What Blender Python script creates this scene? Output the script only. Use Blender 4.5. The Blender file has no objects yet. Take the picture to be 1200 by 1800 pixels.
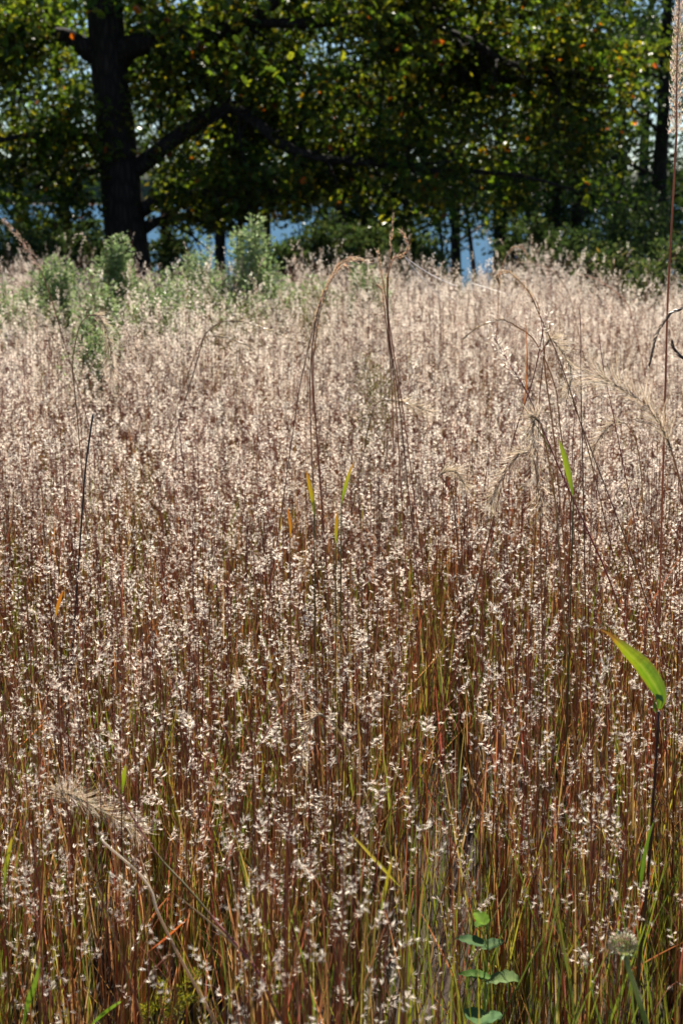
import bpy, math, random
import numpy as np
from mathutils import Vector, noise

# ------------------------------------------------------------------ camera, sky, sun, exposure
SC = bpy.context.scene
COL = SC.collection
H_CAM, PITCH, F_PX = 1.65, math.radians(12.5), 2500.0      # F_PX: focal length in photograph pixels (1800 high)
FOCUS = 3.0
cam_d = bpy.data.cameras.new("camera")
cam_d.sensor_fit = 'VERTICAL'; cam_d.sensor_height = 36.0
cam_d.lens = F_PX / 1800.0 * 36.0
cam_d.clip_start = 0.05; cam_d.clip_end = 6000
cam_d.dof.use_dof = True; cam_d.dof.focus_distance = FOCUS; cam_d.dof.aperture_fstop = 6.4
cam_d.dof.aperture_blades = 9
cam = bpy.data.objects.new("camera", cam_d); COL.objects.link(cam)
cam.location = (0, 0, H_CAM); cam.rotation_euler = (math.pi / 2 - PITCH, 0, 0)
SC.camera = cam

SUN_AZ, SUN_EL = math.radians(8), math.radians(49)          # azimuth from +Y (view direction) towards +X
world = bpy.data.worlds.new("World"); SC.world = world; world.use_nodes = True
wn = world.node_tree.nodes; wn.clear()
sky = wn.new("ShaderNodeTexSky"); sky.sky_type = 'NISHITA'; sky.sun_disc = False
sky.sun_elevation = SUN_EL; sky.sun_rotation = SUN_AZ; sky.altitude = 1200; sky.dust_density = 0.05; sky.air_density = 1.0; sky.ozone_density = 3.0
bg = wn.new("ShaderNodeBackground"); bg.inputs[1].default_value = 0.05
wo = wn.new("ShaderNodeOutputWorld")
world.node_tree.links.new(sky.outputs[0], bg.inputs[0]); world.node_tree.links.new(bg.outputs[0], wo.inputs[0])
sun_d = bpy.data.lights.new("sun", 'SUN'); sun_d.energy = 5.0; sun_d.angle = math.radians(0.53); sun_d.color = (1, 0.92, 0.80)
sun = bpy.data.objects.new("sun", sun_d); COL.objects.link(sun); sun.location = (0, 0, 30)
S = Vector((math.sin(SUN_AZ) * math.cos(SUN_EL), math.cos(SUN_AZ) * math.cos(SUN_EL), math.sin(SUN_EL)))
sun.rotation_euler = S.to_track_quat('Z', 'Y').to_euler()
vs = SC.view_settings; vs.view_transform = 'Standard'; vs.look = 'None'; vs.gamma = 1; vs.use_curve_mapping = False
vs.exposure = 1.25
cy = SC.cycles
cy.max_bounces = 8; cy.diffuse_bounces = 5; cy.transmission_bounces = 5; cy.glossy_bounces = 3
cy.transparent_max_bounces = 4; cy.caustics_reflective = False; cy.caustics_refractive = False
cy.use_denoising = True
cy.sample_clamp_indirect = 4; cy.sample_clamp_direct = 5

# ------------------------------------------------------------------ helpers
rng = random.Random(7)
nrg = np.random.default_rng(11)
U = rng.uniform
CP, SP = math.cos(PITCH), math.sin(PITCH)

def at(px, py, dist):
    """world point that lies dist metres ahead of the camera, seen at a photograph pixel"""
    a = (px - 600) / F_PX; b = (900 - py) / F_PX
    d = Vector((a, CP + b * SP, -SP + b * CP))
    return Vector((0, 0, H_CAM)) + d * (dist / d.y)

def ppm(dist): return F_PX / dist            # photograph pixels per metre

class MB:
    """collects triangles with a colour per vertex and a material slot per face"""
    def __init__(s): s.v = []; s.f = []; s.c = []; s.m = []; s.vn = 0; s.blk = []
    def add(s, vs_, fs, col, slot=0):
        b = len(s.v); s.v.extend(vs_)
        if isinstance(col, list): s.c.extend(col)
        else: s.c.extend([col] * len(vs_))
        s.f.extend([(b + i, b + j, b + k) for i, j, k in fs]); s.m.extend([slot] * len(fs))
    def tube(s, pts, rad, sides=4, col=(1, 1, 1), slot=0, cap=True):
        n = len(pts); vv = []; cc = []; ff = []
        for i in range(n):
            t = (pts[min(i + 1, n - 1)] - pts[max(i - 1, 0)]).normalized()
            ref = Vector((0, 1, 0)) if abs(t.y) < 0.9 else Vector((1, 0, 0))
            a = t.cross(ref).normalized(); b = t.cross(a)
            r = rad[i] if isinstance(rad, (list, tuple)) else rad
            for k in range(sides):
                w = 2 * math.pi * k / sides
                vv.append(pts[i] + (a * math.cos(w) + b * math.sin(w)) * r)
                cc.append(col[i] if isinstance(col, list) else col)
        for i in range(n - 1):
            for k in range(sides):
                p, q = i * sides + k, i * sides + (k + 1) % sides
                ff += [(p, q, q + sides), (p, q + sides, p + sides)]
        if cap:
            for k in range(1, sides - 1):
                ff.append(((n - 1) * sides, (n - 1) * sides + k, (n - 1) * sides + k + 1))
        s.add(vv, ff, cc, slot)
    def ribbon(s, pts, wid, side, col, slot=0, fold=0.0):
        """blade: two half strips with an optional V fold"""
        n = len(pts); vv = []; cc = []; ff = []
        for i in range(n):
            t = (pts[min(i + 1, n - 1)] - pts[max(i - 1, 0)]).normalized()
            sd = (side - t * side.dot(t)).normalized(); up = t.cross(sd)
            w = wid[i] * 0.5; c = col[i] if isinstance(col, list) else col
            if fold: vv += [pts[i] - sd * w + up * w * fold, pts[i], pts[i] + sd * w + up * w * fold]; cc += [c] * 3
            else: vv += [pts[i] - sd * w, pts[i] + sd * w]; cc += [c] * 2
        m = 3 if fold else 2
        for i in range(n - 1):
            for k in range(m - 1):
                p = i * m + k
                ff += [(p, p + 1, p + 1 + m), (p, p + 1 + m, p + m)]
        s.add(vv, ff, cc, slot)
    def bulk(s, V, F, C, slot=0):
        s.blk.append((V, F, C, slot))
    def mesh(s, name, mats, origin=None):
        Vs, Fs, Cs, Ms = [], [], [], []; off = 0
        if s.v:
            Vs.append(np.array([tuple(p) for p in s.v], dtype=np.float32)); Fs.append(np.array(s.f, dtype=np.int32))
            Cs.append(np.array(s.c, dtype=np.float32)[:, :3]); Ms.append(np.array(s.m, dtype=np.int32)); off = len(s.v)
        for V, F, C, sl in s.blk:
            Vs.append(V.astype(np.float32)); Fs.append(F.astype(np.int32) + off); Cs.append(C.astype(np.float32))
            Ms.append(np.full(len(F), sl, np.int32)); off += len(V)
        V = np.concatenate(Vs); F = np.concatenate(Fs); C = np.concatenate(Cs); M = np.concatenate(Ms)
        if origin is not None: V = V - np.array(tuple(origin), np.float32)
        me = bpy.data.meshes.new(name)
        me.vertices.add(len(V)); me.loops.add(len(F) * 3); me.polygons.add(len(F))
        me.vertices.foreach_set("co", V.ravel()); me.loops.foreach_set("vertex_index", F.ravel())
        me.polygons.foreach_set("loop_start", np.arange(0, len(F) * 3, 3, dtype=np.int32))
        for m in mats: me.materials.append(m)
        if len(mats) > 1: me.polygons.foreach_set("material_index", M)
        a = me.color_attributes.new("Col", 'FLOAT_COLOR', 'POINT')
        a.data.foreach_set("color", np.concatenate([C, np.ones((len(C), 1), np.float32)], 1).ravel())
        me.update(calc_edges=True)
        return me
    def obj(s, name, mats, parent=None, origin=None, smooth=False):
        if not isinstance(mats, list): mats = [mats]
        if parent is not None and origin is None: origin = parent_origin(parent)
        me = s.mesh(name, mats, origin)
        if smooth: me.shade_smooth()
        o = bpy.data.objects.new(name, me); COL.objects.link(o)
        if parent is not None: o.parent = parent
        elif origin is not None: o.location = origin
        return o

def parent_origin(p):
    o = Vector(p.location)
    while p.parent: p = p.parent; o += p.location
    return o

def thing(name, label, cat, loc, group=None):
    o = bpy.data.objects.new(name, None); COL.objects.link(o); o.location = loc; o.empty_display_size = 0.1
    o["label"] = label; o["category"] = cat
    if group: o["group"] = group
    return o

def spline(pts, n):
    """Catmull-Rom through points (Vector or tuples of any length), n samples"""
    P = [np.array(tuple(p), float) for p in pts]
    P = [2 * P[0] - P[1]] + P + [2 * P[-1] - P[-2]]
    out = []; seg = len(P) - 3
    for i in range(n):
        t = i / (n - 1) * seg; k = min(int(t), seg - 1); t -= k
        a, b, c, d = P[k:k + 4]
        out.append(0.5 * (2 * b + (c - a) * t + (2 * a - 5 * b + 4 * c - d) * t * t + (3 * b - a - 3 * c + d) * t ** 3))
    return out

def perp(d):
    r = Vector((U(-1, 1), U(-1, 1), U(-1, 1)))
    r = r - d * r.dot(d)
    return r.normalized() if r.length > 1e-4 else Vector((1, 0, 0))

def jit(c, a=0.12):
    k = 1 + U(-a, a); return tuple(max(0, x * k * (1 + U(-a, a) * 0.4)) for x in c)

def mixc(a, b, t): return tuple(x * (1 - t) + y * t for x, y in zip(a, b))

# ------------------------------------------------------------------ materials
def plant_mat(name, trans=0.4, gloss=0.06, rough=0.4, hue=0.02, val=0.25, tmul=(1, 1, 1), sat=1.0):
    m = bpy.data.materials.new(name); m.use_nodes = True; n = m.node_tree.nodes; l = m.node_tree.links; n.clear()
    at_ = n.new("ShaderNodeAttribute"); at_.attribute_name = "Col"
    oi = n.new("ShaderNodeObjectInfo")
    hs = n.new("ShaderNodeHueSaturation"); hs.inputs["Saturation"].default_value = sat
    mr = n.new("ShaderNodeMapRange"); mr.inputs[3].default_value = 0.5 - hue; mr.inputs[4].default_value = 0.5 + hue
    mv = n.new("ShaderNodeMath"); mv.operation = 'MULTIPLY'; mv.inputs[1].default_value = 7.31
    fr = n.new("ShaderNodeMath"); fr.operation = 'FRACT'
    m2 = n.new("ShaderNodeMapRange"); m2.inputs[3].default_value = 1 - val; m2.inputs[4].default_value = 1 + val
    l.new(oi.outputs["Random"], mr.inputs[0]); l.new(oi.outputs["Random"], mv.inputs[0]); l.new(mv.outputs[0], fr.inputs[0])
    l.new(fr.outputs[0], m2.inputs[0]); l.new(mr.outputs[0], hs.inputs["Hue"]); l.new(m2.outputs[0], hs.inputs["Value"])
    l.new(at_.outputs["Color"], hs.inputs["Color"])
    df = n.new("ShaderNodeBsdfDiffuse"); tr = n.new("ShaderNodeBsdfTranslucent")
    tm = n.new("ShaderNodeMix"); tm.data_type = 'RGBA'; tm.blend_type = 'MULTIPLY'; tm.inputs[0].default_value = 1
    tm.inputs[7].default_value = (*tmul, 1)
    l.new(hs.outputs[0], df.inputs[0]); l.new(hs.outputs[0], tm.inputs[6]); l.new(tm.outputs[2], tr.inputs[0])
    mx = n.new("ShaderNodeMixShader"); mx.inputs[0].default_value = trans
    l.new(df.outputs[0], mx.inputs[1]); l.new(tr.outputs[0], mx.inputs[2])
    gl = n.new("ShaderNodeBsdfGlossy"); gl.inputs["Roughness"].default_value = rough
    gl.inputs[0].default_value = (0.9, 0.9, 0.9, 1)
    ge = n.new("ShaderNodeNewGeometry"); dp = n.new("ShaderNodeVectorMath"); dp.operation = 'DOT_PRODUCT'
    l.new(ge.outputs["Normal"], dp.inputs[0]); l.new(ge.outputs["Incoming"], dp.inputs[1])
    ab = n.new("ShaderNodeMath"); ab.operation = 'ABSOLUTE'; l.new(dp.outputs["Value"], ab.inputs[0])
    iv = n.new("ShaderNodeMath"); iv.operation = 'SUBTRACT'; iv.inputs[0].default_value = 1; l.new(ab.outputs[0], iv.inputs[1])
    pw = n.new("ShaderNodeMath"); pw.operation = 'POWER'; pw.inputs[1].default_value = 5; l.new(iv.outputs[0], pw.inputs[0])
    lw = n.new("ShaderNodeMath"); lw.operation = 'MULTIPLY_ADD'; lw.inputs[1].default_value = 0.3; lw.inputs[2].default_value = 0.03; l.new(pw.outputs[0], lw.inputs[0])
    ml = n.new("ShaderNodeMath"); ml.operation = 'MULTIPLY'; ml.inputs[1].default_value = gloss / 0.03
    l.new(lw.outputs[0], ml.inputs[0])
    m3 = n.new("ShaderNodeMixShader"); l.new(ml.outputs[0], m3.inputs[0]); l.new(mx.outputs[0], m3.inputs[1]); l.new(gl.outputs[0], m3.inputs[2])
    out = n.new("ShaderNodeOutputMaterial"); l.new(m3.outputs[0], out.inputs[0])
    return m

M_GRASS = plant_mat("dry_grass_stem", 0.52, 0.04, 0.42, 0.012, 0.34, sat=1.06)
M_FLUFF = plant_mat("seed_hair", 0.76, 0.04, 0.5, 0.004, 0.08)
M_TAN = plant_mat("dry_seed_head", 0.6, 0.05, 0.45, 0.006, 0.1)
M_LEAF = plant_mat("oak_leaf", 0.58, 0.018, 0.34, 0.0, 0.0, (1.4, 1.3, 0.5))
M_LEAF2 = plant_mat("woodland_leaf", 0.52, 0.018, 0.38, 0.0, 0.0, (1.2, 1.15, 0.6))
M_SHRUB = plant_mat("groundsel_leaf", 0.45, 0.02, 0.35, 0.0, 0.0)
M_GREEN = plant_mat("broad_green_leaf", 0.5, 0.04, 0.4, 0.0, 0.0, (1.15, 1.1, 0.5))
M_SILK = plant_mat("spider_silk", 0.5, 0.03, 0.3, 0.0, 0.0)

def bark_mat(name, c1, c2, scale):
    m = bpy.data.materials.new(name); m.use_nodes = True; n = m.node_tree.nodes; l = m.node_tree.links
    b = n["Principled BSDF"]; b.inputs["Roughness"].default_value = 0.92; b.inputs["Specular IOR Level"].default_value = 0.2
    tc = n.new("ShaderNodeTexCoord"); mp = n.new("ShaderNodeMapping"); mp.inputs["Scale"].default_value = (scale, scale, scale * 0.22)
    l.new(tc.outputs["Object"], mp.inputs[0])
    vo = n.new("ShaderNodeTexVoronoi"); vo.feature = 'DISTANCE_TO_EDGE'; vo.inputs["Scale"].default_value = 1.6
    nz = n.new("ShaderNodeTexNoise"); nz.inputs["Scale"].default_value = 3; nz.inputs["Detail"].default_value = 8
    l.new(mp.outputs[0], vo.inputs[0]); l.new(mp.outputs[0], nz.inputs[0])
    mu = n.new("ShaderNodeMath"); mu.operation = 'MULTIPLY'; l.new(vo.outputs[0], mu.inputs[0]); l.new(nz.outputs[0], mu.inputs[1])
    cr = n.new("ShaderNodeValToRGB"); cr.color_ramp.elements[0].color = (*c1, 1); cr.color_ramp.elements[1].color = (*c2, 1)
    cr.color_ramp.elements[1].position = 0.35
    l.new(mu.outputs[0], cr.inputs[0]); l.new(cr.outputs[0], b.inputs["Base Color"])
    bp = n.new("ShaderNodeBump"); bp.inputs["Strength"].default_value = 0.9; bp.inputs["Distance"].default_value = 0.03
    l.new(mu.outputs[0], bp.inputs["Height"]); l.new(bp.outputs[0], b.inputs["Normal"])
    return m
M_BARK = bark_mat("oak_bark", (0.018, 0.015, 0.013), (0.07, 0.06, 0.052), 9)
M_BARK2 = bark_mat("smooth_bark", (0.022, 0.018, 0.015), (0.07, 0.058, 0.05), 14)

def simple_noise_mat(name, c1, c2, scale, rough=0.95):
    m = bpy.data.materials.new(name); m.use_nodes = True; n = m.node_tree.nodes; l = m.node_tree.links
    b = n["Principled BSDF"]; b.inputs["Roughness"].default_value = rough
    tc = n.new("ShaderNodeTexCoord"); nz = n.new("ShaderNodeTexNoise"); nz.inputs["Scale"].default_value = scale; nz.inputs["Detail"].default_value = 10
    l.new(tc.outputs["Object"], nz.inputs[0])
    cr = n.new("ShaderNodeValToRGB"); cr.color_ramp.elements[0].position = 0.3; cr.color_ramp.elements[1].position = 0.7
    cr.color_ramp.elements[0].color = (*c1, 1); cr.color_ramp.elements[1].color = (*c2, 1)
    l.new(nz.outputs[0], cr.inputs[0]); l.new(cr.outputs[0], b.inputs["Base Color"])
    bp = n.new("ShaderNodeBump"); bp.inputs["Strength"].default_value = 0.6; bp.inputs["Distance"].default_value = 0.02
    l.new(nz.outputs[0], bp.inputs["Height"]); l.new(bp.outputs[0], b.inputs["Normal"])
    return m
M_SOIL = simple_noise_mat("meadow_soil", (0.014, 0.008, 0.005), (0.045, 0.027, 0.016), 14)
M_HILL = simple_noise_mat("far_woods", (0.03, 0.045, 0.025), (0.07, 0.085, 0.04), 0.05)

# ------------------------------------------------------------------ the setting: ground, lake, far shore
def ground_z(x, y):
    z = 0.0
    if y > 25: 
        t = min(1, (y - 25) / 17); z -= 4.2 * t * t * (3 - 2 * t)
    if y > 760:
        t = min(1, (y - 760) / 60); z += 4.2 * t
    return z + 0.03 * math.sin(x * 0.9 + 1) * math.sin(y * 0.7) * (1 if y < 40 else 0)

xs = [-3000, -1500, -600, -250, -100, -50, -30] + [i * 1.0 for i in range(-20, 21)] + [30, 50, 100, 250, 600, 1500, 3000]
ys = [-3000, -800, -200, -60, -20, -8] + [i * 1.0 for i in range(-4, 46)] + [50, 70, 120, 250, 500, 740, 760, 790, 830, 1200, 3000]
mb = MB(); vv = []; ff = []
for y in ys:
    for x in xs: vv.append(Vector((x, y, ground_z(x, y))))
W = len(xs)
for j in range(len(ys) - 1):
    for i in range(W - 1):
        p = j * W + i; ff += [(p, p + 1, p + 1 + W), (p, p + 1 + W, p + W)]
mb.add(vv, ff, (0.1, 0.07, 0.05))
ground = mb.obj("ground", M_SOIL); ground["kind"] = "structure"

m = bpy.data.materials.new("lake_water"); m.use_nodes = True; n = m.node_tree.nodes; l = m.node_tree.links
n.clear(); wd = n.new("ShaderNodeBsdfDiffuse"); wd.inputs[0].default_value = (0.025, 0.075, 0.135, 1)
wg = n.new("ShaderNodeBsdfGlossy"); wg.inputs["Roughness"].default_value = 0.12; wg.inputs[0].default_value = (0.8, 0.9, 1, 1)
tc = n.new("ShaderNodeTexCoord"); mp = n.new("ShaderNodeMapping"); mp.inputs["Scale"].default_value = (0.5, 1.6, 1); l.new(tc.outputs["Object"], mp.inputs[0])
nz = n.new("ShaderNodeTexNoise"); nz.inputs["Scale"].default_value = 1.4; nz.inputs["Detail"].default_value = 6; l.new(mp.outputs[0], nz.inputs[0])
bp = n.new("ShaderNodeBump"); bp.inputs["Strength"].default_value = 0.6; bp.inputs["Distance"].default_value = 0.15; l.new(nz.outputs[0], bp.inputs["Height"])
l.new(bp.outputs[0], wg.inputs["Normal"]); l.new(bp.outputs[0], wd.inputs["Normal"])
wm = n.new("ShaderNodeMixShader"); wm.inputs[0].default_value = 0.2; l.new(wd.outputs[0], wm.inputs[1]); l.new(wg.outputs[0], wm.inputs[2])
wout = n.new("ShaderNodeOutputMaterial"); l.new(wm.outputs[0], wout.inputs[0])
M_WATER = m
mb = MB()
mb.add([Vector((-1500, 34, -2.6)), Vector((1500, 34, -2.6)), Vector((1500, 786, -2.6)), Vector((-1500, 786, -2.6))], [(0, 1, 2), (0, 2, 3)], (0.1, 0.2, 0.3))
lake = mb.obj("lake_water", M_WATER); lake["kind"] = "structure"

mb = MB(); vv = []; ff = []
NX = 160
for i in range(NX):
    x = -1500 + 3000 * i / (NX - 1)
    h = 14 + 6 * noise.noise(Vector((x * 0.01, 3, 0))) + 2.5 * noise.noise(Vector((x * 0.08, 9, 0)))
    vv += [Vector((x, 800, -1.0)), Vector((x, 806, h * 0.7 + 1)), Vector((x, 840, h + 4)), Vector((x, 1100, h + 6)), Vector((x, 1300, 0))]
for i in range(NX - 1):
    for k in range(4):
        p = i * 5 + k; ff += [(p, p + 5, p + 6), (p, p + 6, p + 1)]
mb.add(vv, ff, (0.05, 0.07, 0.04))
hills = mb.obj("far_shore_hills", M_HILL); hills["kind"] = "structure"

# ------------------------------------------------------------------ trees
def leaf_template(kind):
    if kind == 'oak':     # lobed outline, fan from the midrib, with a slight fold
        o = [(0, 0), (.10, .12), (.30, .22), (.16, .36), (.42, .52), (.20, .62), (.30, .80), (0, 1.0)]
    elif kind == 'oval':
        o = [(0, 0), (.22, .25), (.26, .55), (0, 1.0)]
    else:                 # narrow
        o = [(0, 0), (.12, .4), (0, 1.0)]
    V = []; 
    for x, y in o: V.append((x, y, abs(x) * 0.35 - 0.12 * y * y))
    for x, y in o[1:-1]: V.append((-x, y, abs(x) * 0.35 - 0.12 * y * y))
    n = len(o); F = []
    R = list(range(n)); L = [0] + list(range(n, n + n - 2)) + [n - 1]
    if kind == 'oak':
        V.append((0, .38, -.02)); V.append((0, .68, -.05)); a, b_ = len(V) - 2, len(V) - 1
        for E in (R, L):
            F += [(E[0], E[1], a), (E[1], E[2], a), (E[2], E[3], a), (E[3], E[4], a), (a, E[4], b_), (E[4], E[5], b_), (E[5], E[6], b_), (E[6], E[7], b_)]
    else:
        for i in range(1, n - 1):
            F.append((0, R[i], R[i + 1])); F.append((0, L[i], L[i + 1]))
    return np.array(V), np.array(F)
TPL = {k: leaf_template(k) for k in ('oak', 'oval', 'narrow')}

def leaves(mbo, cen, size, cols, kind='oak', droop=0.5, upb=0.8, slot=0, dirs=None):
    """a leaf at each centre: tip direction random, drooping; face tends upwards"""
    N = len(cen); T, F = TPL[kind]
    a = nrg.uniform(0, 2 * math.pi, N)
    d = np.stack([np.cos(a), np.sin(a), nrg.normal(-droop, 0.45, N)], 1) if dirs is None else dirs
    d /= np.linalg.norm(d, axis=1)[:, None]
    up = nrg.normal(0, 0.55, (N, 3)); up[:, 2] += upb
    s = np.cross(d, up); s /= np.linalg.norm(s, axis=1)[:, None] + 1e-9
    u = np.cross(s, d)
    V = cen[:, None, :] + size[:, None, None] * (T[None, :, 0, None] * s[:, None, :] + T[None, :, 1, None] * d[:, None, :] + T[None, :, 2, None] * u[:, None, :])
    nv = len(T)
    Fa = F[None] + (np.arange(N) * nv)[:, None, None]
    C = np.repeat(cols, nv, axis=0)
    mbo.bulk(V.reshape(-1, 3), Fa.reshape(-1, 3), C, slot)

def leaf_cols(N, pal, wts, jitter=0.25):
    pal = np.array(pal); w = np.array(wts, float); w /= w.sum()
    c = pal[nrg.choice(len(pal), N, p=w)]
    return c * nrg.uniform(1 - jitter, 1 + jitter, (N, 1)) * nrg.uniform(0.92, 1.08, (N, 3))

def clusters(centers, per, rad, flat=0.6):
    C = np.repeat(np.array(centers, float), per, axis=0)
    o = nrg.normal(0, 1, (len(C), 3)) * rad * 0.5; o[:, 2] *= flat
    return C + o

OAK_PAL = [(0.07, 0.125, 0.022), (0.12, 0.185, 0.025), (0.20, 0.235, 0.028), (0.30, 0.20, 0.015), (0.42, 0.13, 0.02), (0.22, 0.07, 0.025)]
OAK_W = [46, 34, 16, 1.3, 0.9, 0.6]

D_OAK = 23.0
ob = at(228, 500, D_OAK); ob.z = 0
oak = thing("oak_tree", "large spreading oak with thick dark trunk and long low limbs beside the lake", "tree", ob)
def limb_pts(pix, d0, d1, n=22):
    L = []
    for i, (px, py, r) in enumerate(pix):
        d = d0 + (d1 - d0) * i / (len(pix) - 1)
        p = at(px, py, d); L.append((p.x, p.y, p.z, r / ppm(d)))
    sp = spline(L, n)
    return [Vector(a[:3]) for a in sp], [max(0.006, a[3]) for a in sp]
def wob(pts, rad, k=0.06):
    return [p + Vector((noise.noise(p * 1.7), noise.noise(p * 1.7 + Vector((9, 0, 0))), noise.noise(p * 1.7 + Vector((0, 9, 0))))) * r * 0.5 for p, r in zip(pts, rad)]

tp, tr = limb_pts([(232, 560, 56), (229, 500, 45), (224, 440, 38), (215, 350, 35), (206, 250, 34), (195, 150, 31), (184, 0, 30), (180, -200, 26), (190, -420, 22), (200, -640, 11)], D_OAK, D_OAK, 40)
mb = MB(); mb.tube(tp, tr, 18); mb.obj("trunk", M_BARK, oak, smooth=True)
OAK_LIMBS = [
    ([(225, 300, 19), (262, 276, 15), (300, 250, 13.5), (345, 220, 12.5), (398, 188, 12), (428, 197, 10), (466, 226, 10), (506, 258, 9), (565, 278, 7), (640, 285, 6.5), (760, 299, 5), (900, 306, 3.5), (1010, 335, 2)], 23.0, 21.6),
    ([(400, 188, 12), (372, 152, 11), (342, 122, 10), (305, 66, 8), (290, -40, 6), (320, -180, 3)], 22.8, 23.6),
    ([(205, 110, 24), (245, 78, 20), (320, 64, 15), (400, 50, 13), (470, 15, 11), (560, -60, 8), (700, -170, 4)], 23.0, 22.0),
    ([(430, 38, 9), (540, 42, 8.5), (620, 28, 8), (700, 12, 7), (790, -4, 6), (920, -50, 4), (1050, -70, 2)], 22.4, 21.5),
    ([(205, 115, 20), (158, 88, 17), (112, 63, 14), (62, 76, 12), (38, 88, 10), (8, 58, 9), (-80, 10, 6), (-220, -20, 3)], 23.0, 22.4),
    ([(192, -150, 22), (340, -140, 16), (520, -70, 12), (690, 18, 9), (765, 48, 8), (835, 78, 7), (885, 107, 6), (960, 126, 5), (1070, 140, 3)], 23.2, 21.8),
    ([(500, -70, 10), (600, 20, 8), (700, 95, 7), (780, 120, 6), (855, 131, 5.5), (925, 141, 5), (1000, 155, 4), (1070, 166, 3)], 22.9, 22.3),
    ([(245, 372, 15), (300, 350, 11), (380, 338, 8), (470, 336, 5), (560, 350, 3)], 23.1, 22.0),
    ([(330, 320, 6), (360, 300, 9), (400, 281, 8), (450, 246, 8), (500, 205, 5), (540, 170, 3)], 23.6, 23.2),
    ([(508, 260, 8), (524, 228, 6), (533, 190, 4.5), (550, 130, 2.5)], 22.5, 22.6),
    ([(205, 248, 10), (150, 243, 6), (80, 236, 5), (0, 246, 4), (-120, 280, 2)], 23.0, 21.8),
    ([(215, 306, 9), (170, 300, 5), (125, 302, 4), (60, 330, 2.5)], 23.0, 22.2),
    ([(250, 400, 12), (290, 385, 6), (330, 380, 5), (420, 410, 3)], 23.0, 23.6),
    ([(190, -350, 18), (60, -420, 12), (-150, -430, 7), (-350, -380, 3)], 23, 21),
    ([(190, -420, 18), (350, -520, 12), (600, -540, 8), (820, -470, 4)], 23, 22.5),
    ([(188, -250, 16), (230, -380, 12), (300, -520, 9), (380, -600, 4)], 23, 25.5),
    ([(188, -250, 16), (150, -330, 12), (100, -450, 9), (60, -560, 4)], 23, 20.5),
]
tw = MB(); cl_c = []
for li, (pix, d0, d1) in enumerate(OAK_LIMBS):
    p, r = limb_pts(pix, d0, d1, 26); p = wob(p, r)
    mb = MB(); mb.tube(p, r, 10); mb.obj("limb", M_BARK, oak, smooth=True)
    L = sum((p[i + 1] - p[i]).length for i in range(len(p) - 1))
    nt = int(L * 6.2)
    for _ in range(nt):
        k = int(U(0.22, 1.0) * (len(p) - 1)); q = p[k]
        t = (p[min(k + 1, 25)] - p[max(k - 1, 0)]).normalized()
        d = (t * U(0.1, 0.9) + perp(t) * 0.9 + Vector((0, 0, U(-0.35, 0.3)))).normalized()
        ln = U(0.5, 1.7); pp = [q]; cur = Vector(q)
        for s in range(5):
            d = (d + Vector((U(-.3, .3), U(-.3, .3), U(-.28, .16)))).normalized(); cur = cur + d * ln / 5; pp.append(cur.copy())
        r0 = min(0.028, r[k] * 0.5)
        tw.tube(pp, [r0, r0 * .8, r0 * .6, r0 * .45, r0 * .3, r0 * .15], 4, cap=False)
        for s in (2, 3, 4, 5):
            for _k in range(2):
                c = pp[s] + Vector((U(-.3, .3), U(-.3, .3), U(-.25, .2)))
                if li in (0, 5, 6) and c.y < q.y + 0.25 and abs(c.z - q.z) < 0.5 and k < 19: c.y = q.y + U(.25, .8)
                cl_c.append(tuple(c))
tw.obj("twigs", M_BARK, oak)["kind"] = "stuff"
cl_c = [c for c in cl_c if c[2] > 1.25]
cen = clusters(cl_c, 17, 0.27, 0.75)
# upper crown, mostly above the picture, thinner on the right where the sun comes through
up = []
while len(up) < 520:
    x, y, z = U(-9, 9), U(-4.0, 5), U(3.4, 8.8)
    e = ((x - 1.0) / 8.5) ** 2 + (y / 5) ** 2 + ((z - 4.5) / 4.3) ** 2
    if e < 1 and (e > 0.25 or U(0, 1) < 0.35) and (x < 2.0 or U(0, 1) < 0.22) and noise.noise(Vector((x, y, z)) * 0.55) > -0.18:
        up.append((ob.x + x, ob.y + y, z))
cen2 = clusters(up, 15, 0.55, 0.7)
mb = MB()
tone = np.repeat(np.clip(nrg.normal(0.82, 0.36, len(cl_c)), .35, 1.7), 17)[:, None]; yel = np.repeat(nrg.uniform(0.85, 1.35, len(cl_c)), 17)  # tone varies by clump: sunlit and darker patches put into the leaf colour
lc = leaf_cols(len(cen), OAK_PAL, OAK_W) * tone; lc[:, 0] *= yel
leaves(mb, cen, nrg.uniform(0.07, 0.14, len(cen)), lc, 'oak', 0.55)
leaves(mb, cen2, nrg.uniform(0.13, 0.19, len(cen2)), leaf_cols(len(cen2), OAK_PAL, OAK_W), 'oak', 0.4)
mb.obj("crown", M_LEAF, oak)

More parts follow.
